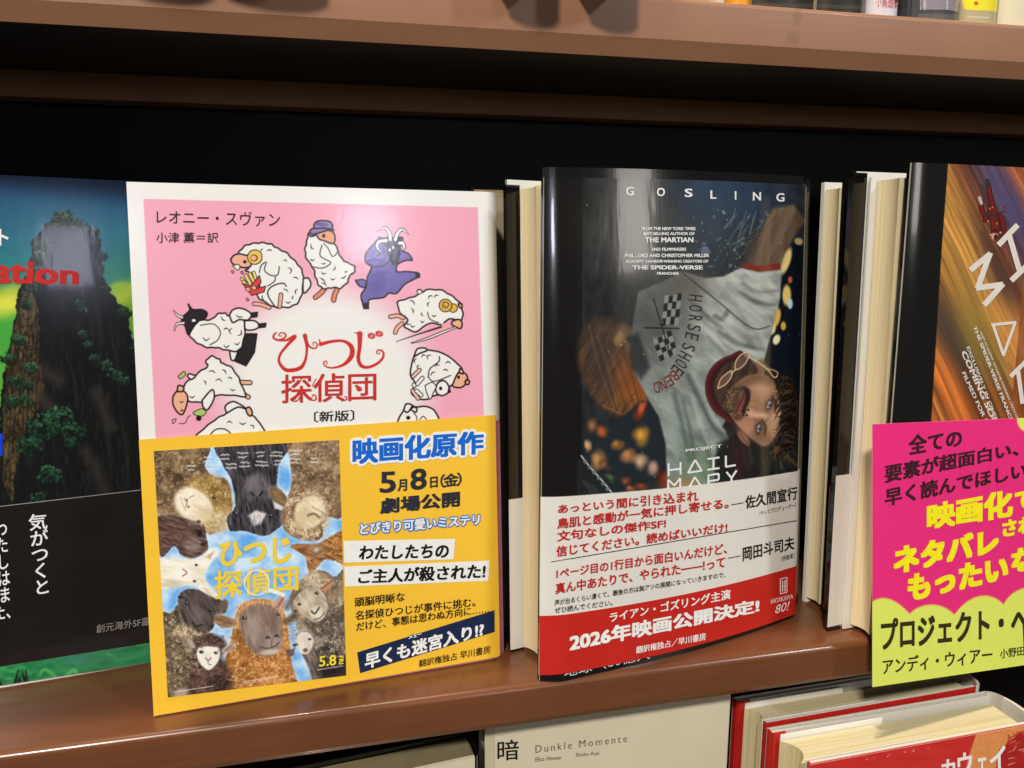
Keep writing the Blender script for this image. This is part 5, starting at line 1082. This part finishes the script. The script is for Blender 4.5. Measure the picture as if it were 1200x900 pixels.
# ================================================================== dark copy behind it
E = Surf((0.388, 1.835, -1.0), 8.0, 3.0)
rootE = thing("hardcover_book", "charcoal book mostly hidden between the pink sheep book and black glossy book", "book", E.O)
slab("back_cover", rootE, E, -0.035, 0.70, 0.0, 1.131, 0.012, 0.024, mat("tan_board", (196, 170, 122), rough=0.6, var=0.04))
slab("jacket_edge", rootE, E, -0.043, -0.035, 0.0, 1.136, 0.006, 0.026, M_BLACK)
slab("back_flap", rootE, E, -0.034, -0.008, 0.001, 1.118, 0.006, 0.011, M_DARKJ)
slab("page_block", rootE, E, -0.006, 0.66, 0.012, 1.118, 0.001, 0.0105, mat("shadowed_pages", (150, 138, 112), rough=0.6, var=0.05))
slab("band_flap", rootE, E, -0.0345, -0.007, 0.010, 0.40, 0.0045, 0.0055, mat("slate_paper", (56, 60, 66), rough=0.35))

# ================================================================== right hand stack: front book with the streaked cover
F = Surf.from_px((1026, 763), (1160, 750), -1.0, 1.5)
F = Surf(F.O, 7.5, 1.5)
def bowF(s, t): return -0.011 * np.clip(1 - s / 0.07, 0, 1.2) ** 2
F.bow = bowF
WF = 0.80; HF = F.fit(np.array([1100.]), np.array([191.5]))[1][0]
rootF = thing("hardcover_book", "book with orange streaked cover and pink and lime band at the right edge", "book", F.pos(np.array(0.0), np.array(0.0)))
_a, _b = F.fit(np.array([1069.0, 1045.5]), np.array([192.0, 497.0])); _sl = lambda t: float(_a[0] + (_a[1] - _a[0]) * (t - _b[0]) / (_b[1] - _b[0]))
slabq("front_cover", rootF, F, [[_sl(0), 0.0], [WF, 0.0], [WF, HF - 0.002], [_sl(HF), HF - 0.002]], 0.005, 0.014, M_BLACK, ns=40)
FP = Surf((1.298, 1.562, -1.0), 7.5, 1.5)
M_PAGEF = M_PAGE
pages("page_block", rootF, FP, -0.002, 0.74, 0.018, 1.150, 0.0, 0.062, M_PAGE, conc=0.010)
slab("endpaper", rootF, FP, -0.020, 0.76, 0.006, 1.158, 0.066, 0.072, M_WHITE)
slab("back_cover", rootF, FP, -0.062, 0.78, 0.0, 1.171, 0.0835, 0.094, M_BLACK)
slab("back_lining", rootF, FP, -0.050, 0.77, 0.006, 1.1715, 0.0818, 0.0834, M_WHITE)
slab("back_flap", rootF, FP, -0.064, -0.022, 0.001, 1.168, 0.077, 0.0815, M_BLACK)
_t = FP.fit(np.array([985.]), np.array([557.]), -0.075)[1][0]
slab("band_flap", rootF, FP, -0.066, -0.010, 0.016, float(_t), 0.0735, 0.0755, M_BAND)
def paint_streak(p):
    def f(x, y):
        u = (x - 1068) * 0.90 - (y - 190) * 0.42; v = (x - 1068) * 0.42 + (y - 190) * 0.90
        u = u + 6 * (fbm(v / 120, u / 60, 3) - 0.5)
        n = 0.62 * fbm(u / 3.2, v / 120, 71, 4) + 0.38 * fbm(u / 16, v / 260, 72, 2)
        stops = np.array([-140, -80, -40, 0, 28, 50, 70, 92, 110, 140]); 
        cols = np.array([(190, 120, 60), (196, 128, 62), (160, 104, 56), (190, 148, 76), (196, 156, 84), (130, 84, 60), (86, 66, 84), (104, 78, 104), (176, 108, 62), (140, 84, 54)], float)
        c = np.stack([np.interp(u, stops, cols[:, k]) for k in range(3)], -1)
        g = np.clip((y - 300) / 160, 0, 1)[:, None]
        c = c * (1 - g * 0.45) + np.array([176, 98, 44]) * g * 0.45
        return np.clip(c * (0.34 + 1.25 * n[:, None] ** 1.15) * np.array([1.06, 0.96, 0.9]), 0, 255)
    p.fill(f)
    R = random.Random(2)
    for k in range(70):
        x = R.uniform(1090, 1260); y = R.uniform(170, 480); L = R.uniform(30, 130)
        c = R.choice([(240, 190, 110), (120, 60, 30), (250, 220, 160), (90, 60, 84), (214, 130, 60), (60, 44, 40)])
        p.line([(x, y), (x + 0.42 * L, y + 0.9 * L)], [0.4, R.uniform(1, 4), 0.4][:2], c, 2.2, R.uniform(0.15, 0.4), sm=False)
    p.ell(1112, 385, 18, 60, -28, (72, 64, 62), 0.9, 0.75); p.ell(1148, 402, 16, 44, -25, (122, 118, 52), 0.9, 0.6); p.ell(1134, 350, 18, 70, -25, (170, 140, 66), 0.9, 0.5); p.ell(1176, 330, 12, 60, -25, (62, 44, 44), 0.9, 0.6)
    p.ell(1182, 240, 12, 60, -28, (78, 76, 120), 0.9, 0.7); p.ell(1196, 396, 16, 40, -25, (236, 160, 80), 0.9, 0.6)
    # small red space suit, head down
    K = (44, 16, 16); RD = (112, 32, 27)
    for g, w in (([(1158, 216), (1161, 232), (1164, 246)], 5), ([(1150, 236), (1151, 248), (1156, 256)], 5), ([(1163, 246), (1166, 262), (1168, 274)], 10), ([(1172, 252), (1176, 264), (1175, 274)], 5), ([(1158, 250), (1154, 258)], 4)):
        p.line(g, w + 1.2, K, 0.6); p.line(g, w - 0.6, RD, 0.8)
    p.ell(1167, 275, 6, 7, -10, (70, 30, 30), 0.2); p.ell(1166, 277, 4.2, 4.6, 0, (206, 150, 130), 0.3); p.ell(1167, 278, 3, 3.2, 0, (60, 34, 34), 0.3)
    p.line([(1157, 211), (1158, 218)], 4, (50, 46, 46), 0.6, sm=False); p.line([(1148, 232), (1150, 238)], 4, (190, 180, 172), 0.6, sm=False); p.line([(1156, 250), (1166, 252)], 4, (60, 50, 46), 0.8, sm=False)
    for k in range(16): p.ell(R.uniform(1156, 1178), R.uniform(238, 284), 1.2, 1.2, 0, R.choice([(230, 120, 90), (90, 20, 20), (240, 200, 180)]), 0.4, 0.8)
    p.line([(1176, 284), (1182, 320), (1196, 372)], 0.7, (150, 60, 50), 0.4, 0.8)
    sp = [(1064, 180), (1111, 180), (1111, 192), (1103, 300), (1091, 497), (1000, 520), (1000, 180)]
    p.poly(sp, (18, 17, 17), 0.7)
qF = np.array([[0, 0.0], [WF, 0.0], [WF, HF], [0, HF]])
def paint_F(p):
    paint_streak(p)
_lo = F.fit(np.array([1040.]), np.array([540.]))[1][0]
sheet("cover_picture", rootF, F, np.array([[_sl(_lo), _lo], [0.40, _lo], [0.40, HF], [_sl(HF), HF]]), 380, 500, 0.0, 0.005, M_PRINT_SHINY, paint_F)
def paint_rest(p):
    p.fill(lambda x, y: np.array([150, 86, 44]) + 60 * (fbm(x / 12, y / 40, 8)[:, None] - 0.5)); 
sheet("cover_picture", rootF, F, np.array([[_sl(0), 0.0], [WF, 0.0], [WF, _lo - 0.001], [_sl(_lo), _lo - 0.001]]), 60, 60, 0.0, 0.005, M_PRINT_SHINY, paint_rest)
sheet("cover_picture", rootF, F, np.array([[0.401, _lo], [WF, _lo], [WF, HF], [0.401, HF]]), 90, 100, 0.0, 0.005, M_PRINT_SHINY, paint_rest)
INKSIL = ink((222, 214, 202)); oF = 0.0014
C = crop(1090, 280, 4.09); CC = crop(1060, 180, 5.63)
def segs(c, L, w): 
    out = []
    for a, b in L:
        (x1, y1), (x2, y2) = c([a, b]); out.append((x1, y1, x2, y2, w))
    return out
bars(F, rootF, "title_lettering", segs(C, [((192, 150), (290, 70)), ((288, 66), (226, 238)), ((220, 236), (350, 218)), ((350, 214), (258, 318))], 6.6) + segs(C, [((292, 412), (412, 400)), ((300, 408), (352, 560)), ((408, 398), (350, 560))], 3.4)
     + segs(CC, [((618, 604), (746, 470)), ((690, 540), (757, 770)), ((702, 838), (860, 690))], 6.4) + segs(C, [((384, 660), (470, 575)), ((420, 630), (442, 790)), ((470, 560), (480, 640))], 5.0), 4, INKSIL, oF)
def slant(body, p0, p1, h, name="cover_lettering", bold=0.02):
    (x0, y0), (x1, y1) = p0, p1; L = math.hypot(x1 - x0, y1 - y0); dx, dy = (x1 - x0) / L, (y1 - y0) / L
    nx, ny = dy * h, -dx * h     # upward of the reading direction
    txt(F, rootF, name, body, [(x0 + nx, y0 + ny), (x1 + nx, y1 + ny), (x1, y1), (x0, y0)], INKSIL, bold, oF)
slant("EXCLUSIVELY IN CINEMAS", (1132.5, 407), (1171, 505), 3.6)
slant("COMING SOON", (1126, 413), (1170, 512), 6.4, bold=0.03)
slant("FILMED FOR IMAX", (1127, 437), (1163, 515), 4.4)
slant("THE SPIDER-VERSE FRANCHISE", (1140, 383), (1189, 508), 4.0, bold=0.03)
slant("AND ACADEMY AWARD®-WINNING CREATORS OF", (1148, 389), (1196, 502), 2.4)

# loose band on the front book
cardS = Surf(F.O + F.n * 0.014, 7.5, 1.5)
cq = cardS.quad([(1022, 805), (1290, 766), (1290, 486), (1022, 497)])
M_CARD = mat("band_print", attr="ink", rough=0.3, spec=0.45, bump=0.3, bscale=18)
def paint_card(p):
    p.fill((240, 48, 128))
    LY = (230, 240, 104); OR = (236, 120, 70)
    def lobes(dy, c):
        arcs = [((1000, 735), (1022, 690), (1044, 696), (1066, 720)), ((1066, 720), (1078, 707), (1102, 704), (1118.5, 721)), ((1118.5, 721), (1136, 696), (1160, 692), (1176.2, 709)), ((1176.2, 709), (1186, 688), (1216, 680), (1240, 700)), ((1240, 700), (1256, 680), (1280, 680), (1300, 690))]
        pts = []
        for a, b, cc, d in arcs:
            for k in range(12):
                t = k / 12; pts.append(tuple((1 - t) ** 3 * a[i] + 3 * t * (1 - t) ** 2 * b[i] + 3 * t * t * (1 - t) * cc[i] + t ** 3 * d[i] + (dy if i else 0) for i in (0, 1)))
        pts += [(1320, 690 + dy), (1320, 840), (980, 840)]
        p.poly(pts, c, 0.5)
    lobes(-1.3, (238, 170, 84)); lobes(0, LY)
    p.ell(1207, 492, 15, 15, 0, LY, 0.04)
    for k in range(12): pass
obF = sheet("paper_band", rootF, cardS, cq, 330, 390, 0.0014, 0.0014, M_CARD, paint_card)
oC = 0.0026; KC = ink((58, 30, 36)); KY = ink((254, 242, 30)); KG = ink((52, 48, 22))
T(cardS, obF, "band_lettering", "全ての", 1065, 510, 533.5, 1127.5, 502, 522.5, KC, bold=0.03, off=oC)
T(cardS, obF, "band_lettering", "要素が超面白い、", 1037, 545, 566.5, 1194, 517, 534, KC, bold=0.03, off=oC)
T(cardS, obF, "band_lettering", "早く読んでほしい", 1037, 572.5, 594, 1203, 541, 560, KC, bold=0.03, off=oC)
T(cardS, obF, "band_lettering", "映画化", 1086, 591, 621.5, 1187, 572, 606, KY, bold=0.05, off=oC); T(cardS, obF, "band_lettering", "で", 1189, 576, 599, 1212, 573, 596, KY, bold=0.05, off=oC)
T(cardS, obF, "band_lettering", "ネタバレ", 1047, 641, 674, 1170.5, 617, 648, KY, bold=0.06, off=oC); T(cardS, obF, "band_lettering", "され", 1174.5, 610, 630, 1214, 603, 623, KY, bold=0.05, off=oC)
T(cardS, obF, "band_lettering", "もったい", 1063.5, 673.5, 706, 1181.5, 649, 680, KY, bold=0.06, off=oC); T(cardS, obF, "band_lettering", "な", 1185, 644, 672, 1213, 638, 668, KY, bold=0.06, off=oC)
T(cardS, obF, "band_lettering", "プロジェクト・ヘ", 1032.5, 725.5, 762.5, 1206, 708, 744, KG, bold=0.03, off=oC)
T(cardS, obF, "band_lettering", "アンディ・ウィアー", 1034.5, 772, 791, 1163, 757, 776, KG, bold=0.015, off=oC)
T(cardS, obF, "band_lettering", "小野田", 1172, 761, 772, 1200.5, 757, 768, KG, bold=0.01, off=oC)

# second book of the right hand stack
G = Surf((1.280, 1.7245, -1.0), 6.0, 2.0)
rootG = thing("hardcover_book", "black book standing behind the orange streaked book, only its edge and pages showing", "book", G.O)
slab("front_cover", rootG, G, 0.0, 0.78, 0.0, 1.156, 0.0, 0.012, M_BLACK)
slab("band_edge", rootG, G, -0.002, 0.30, 0.014, 0.36, -0.003, -0.001, M_BAND)
slab("red_strip", rootG, G, -0.003, 0.012, 0.012, 0.125, -0.005, -0.0035, M_REDBAND); slab("red_strip", rootG, G, -0.003, 0.012, 0.315, 0.37, -0.005, -0.0035, M_REDBAND)
pages("page_block", rootG, G, -0.004, 0.74, 0.018, 1.140, 0.016, 0.066, M_PAGE, conc=0.008)
slab("back_cover", rootG, G, -0.004, 0.78, 0.0, 1.160, 0.071, 0.083, M_WHITE)

# ================================================================== books on the shelf below
def spine_arc(name, parent, sf, s1, t0, t1, d0, d1, out, th, m):
    n = 14; V = []; F_ = []
    for i in range(n + 1):
        a = math.pi * i / n; k = (1 - math.cos(a)) / 2
        for r in (out, out - th):
            d = d0 + (d1 - d0) * (k if r == out else th / (d1 - d0) * 0.6 + k * (1 - 1.2 * th / (d1 - d0)))
            s = s1 + max(r, 0.001) * math.sin(a) ** 0.8
            for t in (t0, t1): V.append(sf.pos(np.array(s), np.array(t), -d))
    for i in range(n):
        b = i * 4; c = b + 4
        F_ += [(b, b + 1, c + 1, c), (b + 2, c + 2, c + 3, b + 3), (b + 1, b + 3, c + 3, c + 1), (b, c, c + 2, b + 2)]
    return build(name, np.array(V), F_, m, parent, smooth=False)
M_DULL = mat("tan_cover_board", (214, 203, 174), rough=0.45, var=0.03, vscale=40)
M_EDGEW = mat("white_cover_edge", (206, 200, 186), rough=0.5)
def red_book(label, fl, yaw, wd, dep, art):
    H = 1.13; R_ = Surf((fl[0], fl[1], -1.22 - H), yaw, 0.0)
    r = thing("hardcover_book", label, "book", R_.O, "red hardcover books on the shelf below")
    th = 0.010
    slab("front_cover", r, R_, 0.0, wd, 0.0, H, 0.0, th, M_REDJ)
    slab("front_lining", r, R_, 0.004, wd - 0.004, 0.004, H + 0.0015, 0.0015, th - 0.0015, M_EDGEW)
    slab("flyleaf", r, R_, 0.004, wd * 0.53, 0.01, H - 0.004, th + 0.010, th + 0.0115, M_WHITE)
    pages("page_block", r, R_, -0.004, wd - 0.01, 0.016, H - 0.018, th + 0.018, dep - th - 0.016, M_PAGE2, conc=0.030)
    slab("flyleaf", r, R_, 0.0, wd * 0.46, 0.01, H - 0.004, dep - th - 0.012, dep - th - 0.010, M_WHITE)
    slab("back_flap", r, R_, -0.018, 0.018, 0.001, H - 0.001, dep - th - 0.008, dep - th - 0.003, M_REDJ)
    slab("back_cover", r, R_, -0.018, wd, 0.0, H - 0.002, dep - th, dep, M_EDGEW)
    slab("jacket_edge", r, R_, -0.022, -0.018, 0.0, H, dep - th - 0.004, dep + 0.004, M_REDJ)
    slab("back_jacket", r, R_, -0.022, wd, 0.0, H + 0.001, dep + 0.003, dep + 0.006, M_EDGEW)
    spine_arc("spine", r, R_, wd, 0.0, H, 0.0, dep + 0.006, 0.035, 0.009, M_EDGEW)
    return r, R_, H
r0, R0, _ = red_book("red hardcover under the shelf, the rear one of the two, no writing in view", (1.0442, 1.6039), 1.5, 0.665, 0.118, False)
r1, R1, HR = red_book("red hardcover at the bottom right with orange brushwork and white writing on its cover", (1.0611, 1.4368), 1.0, 0.655, 0.142, True)
def paint_red(p):
    p.fill(lambda x, y: np.array([206, 48, 44]) + 12 * (fbm(x / 20, y / 8, 3)[:, None] - 0.5))
    p.poly([(1144, 860), (1136, 884), (1124, 930), (1200, 930), (1260, 850), (1200, 840)], lambda x, y: np.array([228, 148, 84]) + 16 * (fbm(x / 6, y / 6, 4)[:, None] - 0.5), 0.8)
    R = random.Random(7)
    p.ell(1206, 900, 38, 46, 20, (176, 36, 34), 0.05)
    for k in range(120):
        a = R.uniform(0, 6.28); x = 1206 + 36 * math.cos(a); y = 900 + 44 * math.sin(a)
        p.line([(x, y), (x + R.uniform(-5, 5), y + R.uniform(-4, 4))], R.uniform(0.6, 1.6), R.choice([(176, 36, 34), (228, 148, 84)]), 0.5, 0.9, sm=False)
    for k in range(70):
        x = R.uniform(1180, 1230); y = R.uniform(862, 910); p.line([(x, y), (x + R.uniform(2, 8), y - R.uniform(1, 4))], R.uniform(0.5, 1.1), R.choice([(232, 170, 130), (226, 120, 80), (140, 24, 26)]), 0.4, 0.9, sm=False)
    for k in range(8): p.ell(1020 + k * 9 + R.uniform(-5, 5), 890 - k * 2 + R.uniform(-1, 1), R.uniform(0.6, 1.6), 0.5, 0, (236, 200, 190), 0.4, 0.8)
sheet("cover_picture", r1, R1, np.array([[0.001, HR - 0.13], [0.66, HR - 0.13], [0.66, HR - 0.0015], [0.001, HR - 0.0015]]), 420, 110, 0.0016, 0.001, M_PRINT, paint_red)
for ch, q in (("ヘ", [(1060, 898), (1084, 893), (1084, 912), (1060, 916)]), ("ミ", [(1085, 895), (1100, 892), (1100, 912), (1085, 915)]), ("カ", [(1103, 891), (1119, 888), (1120, 912), (1103, 914)]), ("ウ", [(1122, 883.5), (1139, 880), (1140, 907), (1122, 910)]), ("ェ", [(1145, 889), (1156, 887), (1157, 904), (1145, 907)]), ("イ", [(1160, 877), (1178, 873), (1179, 900), (1160, 905)])):
    if ch in "カウェイ": txt(R1, r1, "title_lettering", ch, q, INKP, 0.03, 0.003)

# pale book with a large character
K0 = Surf((0.316, 1.645, -2.30), 0.0, 0.0)
rootK = thing("hardcover_book", "plain beige book with one large black character at its top left, under the shelf edge", "book", K0.O)
HK = 1.190
slab("front_cover", rootK, K0, 0.0, 0.650, 0.0, HK, 0.0, 0.010, M_DULL, bv=0.0006)
slab("hinge_strip", rootK, K0, -0.002, 0.022, 0.0, HK - 0.001, -0.0015, 0.004, mat("beige_cloth", (196, 184, 152), rough=0.6, var=0.04))
pages("page_block", rootK, K0, 0.012, 0.638, 0.01, HK - 0.012, 0.011, 0.085, M_PAGE2, conc=0.0)
slab("back_cover", rootK, K0, 0.0, 0.650, 0.0, HK, 0.087, 0.097, M_DULL)
INKGR = ink((70, 64, 54))
T(K0, rootK, "title_lettering", "暗", 583, 868, 892, 608, 866, 890, INKB, bold=0.005, off=0.0018)
T(K0, rootK, "title_lettering", "Dunkle Momente", 627.5, 873.5, 882.5, 735, 861, 869.5, INKGR, bold=-0.012, off=0.0018, spacing=1.35)
T(K0, rootK, "author_lettering", "Elisa Hoven", 627.5, 887.5, 892.5, 657.5, 885, 890, INKGR, bold=-0.005, off=0.0018)
T(K0, rootK, "author_lettering", "Shoko Asai", 675, 882.5, 887, 702, 880, 884.5, INKGR, bold=-0.005, off=0.0018)
# dark book on the left of it, seen on its top edge
L0 = Surf((-0.30, 1.550, -2.34), 5.5, 0.0)
rootL = thing("hardcover_book", "thick book with grey brown page tops left of the beige book under the shelf", "book", L0.O)
HL = 1.135
slab("front_cover", rootL, L0, 0.0, 0.585, 0.0, HL + 0.012, 0.0, 0.009, M_DULL)
pages("page_block", rootL, L0, 0.004, 0.590, 0.0, HL, 0.012, 0.094, mat("grey_page_tops", (122, 110, 80), rough=0.7, var=0.08, vscale=120), conc=0.0)
slab("back_cover", rootL, L0, 0.0, 0.585, 0.0, HL + 0.012, 0.097, 0.106, M_BLACK)
spine_arc("spine", rootL, L0, 0.585, 0.0, HL + 0.012, 0.0, 0.106, 0.016, 0.006, M_BLACK)

# ================================================================== books standing on the shelf above
def top_book(label, x0, x1, dep, col, paint=None, over=0.0, h=0.95, flatness=0.022, nx=40):
    Y = 1.596 - over
    w = x1 - x0
    def bw(s, t): return -flatness * (np.abs(2 * s / w - 1)) ** 2.6
    sf = Surf((x0, Y, 0.4925), 0.0, 0.0, bw)
    r = thing("book", label, "book", sf.O, "books standing on the upper shelf")
    slab("book_block", r, Surf(sf.O, 0, 0), 0.004, w - 0.004, 0.003, h - 0.01, flatness + 0.004, 0.40, M_PAGE2)
    m = mat("spine_" + "_".join(str(c) for c in col), col, rough=0.3, var=0.05) if paint is None else M_PRINT
    k = h if paint is None else 0.13
    sp = sheet("spine", r, sf, np.array([[0, 0], [w, 0], [w, k], [0, k]]), nx if paint is None else 90, 3 if paint is None else 90, 0.0, 0.004, m, paint)
    if paint is not None: sheet("spine", r, sf, np.array([[0, k + 0.0005], [w, k + 0.0005], [w, h], [0, h]]), 30, 3, 0.0, 0.004, mat("spine_cloth_%d_%d_%d" % col, col, rough=0.4), None)
    return r, sf
def xa(px, py=8, Y=1.59): return float(ony(px, py, Y)[0])
def lines_paint(p):
    p.fill((74, 72, 72))
    p.poly([(1081, -60), (1131, -60), (1133, 15), (1110, 11), (1081, 11)], (170, 160, 168), 0.6)
    for k in range(30): p.line([(1083, 9.5 - k * 2.3), (1107, 9.3 - k * 2.3), (1131, 12.5 - k * 2.3)], 0.9, (90, 84, 100), 0.5, 0.9)
    for x in (1079, 1084, 1110, 1125): p.line([(x, 11), (x, -60)], 0.9, (236, 232, 220), 0.4, 0.9, sm=False)
    for k in range(4): p.line([(1076, 17 + k * 1.8), (1105, 17 + k * 1.8), (1134, 20 + k * 1.8)], 0.7, (150, 150, 148), 0.5, 0.7)
def yellow_paint(p):
    p.fill((178, 166, 130)); p.poly([(1100, -90), (1200, -90), (1200, 16.5), (1182, 15.5), (1158, 12.5), (1130, 11)], (236, 220, 50), 0.6)
    p.ell(1144, 4, 2.4, 2.4, 0, (206, 80, 40), 0.2); p.line([(1134, 19.4), (1160, 20.6)], 0.8, (226, 220, 190), 0.5, sm=False)
    for y in (2, 8, 16, 22): p.ell(1179, y, 0.8, 1.0, 0, (60, 50, 30), 0.4)
def dark_paint(p):
    p.fill(lambda x, y: np.array([52, 50, 46]) + 22 * (fbm(x / 12, y / 6, 3)[:, None] - 0.5)); p.line([(880, 5), (1030, 9)], 3, (104, 96, 78), 2, 0.5, sm=False)
specs = [("grey white spine beside the orange one", 838, 856, (196, 188, 176), None), ("narrow orange spine between the grey white and the wide dark spine", 857, 887, (226, 152, 40), None), ("wide dark olive spine right of the orange one", 889, 962, (52, 52, 46), dark_paint), ("dark grey spine left of the white spine with red characters", 966, 1024, (60, 56, 50), dark_paint),
         ("white spine with red characters", 1025, 1062, (214, 208, 214), None), ("thin charcoal spine right of the white spine", 1063, 1075, (44, 44, 48), None), ("grey spine covered in fine printed lines", 1076, 1135, (90, 88, 90), lines_paint), ("yellow spine with a beige foot", 1137, 1180, (230, 214, 50), yellow_paint), ("cream spine at the right edge of the upper shelf", 1182, 1232, (216, 206, 176), None)]
for lab, a, b, c in (("maroon spine farthest left on the upper shelf, its foot shading the lip", 146, 252, (120, 60, 50)), ("ochre spine second from left on the upper shelf, shading the lip", 266, 384, (170, 120, 60)), ("slim blue spine on the upper shelf above the black glossy book's left edge", 594, 652, (60, 80, 120)), ("slim grey spine on the upper shelf above the black glossy book", 688, 744, (120, 120, 120))):
    top_book(lab, float(ony(a, 8, 1.566)[0]) - 0.036, float(ony(b, 8, 1.566)[0]) - 0.036, 0.4, c, None, 0.130)
for lab, a, b, c, pf in specs:
    r_, s_ = top_book(lab, xa(a), xa(b), 0.4, c, pf)
    if "red characters" in lab:
        T(s_, r_, "spine_lettering", "小鳥遊書房", 1026.5, -3.5, 7.5, 1061, -1.5, 9.5, INKR, bold=0.0, off=0.002)
SC.render.film_transparent = False
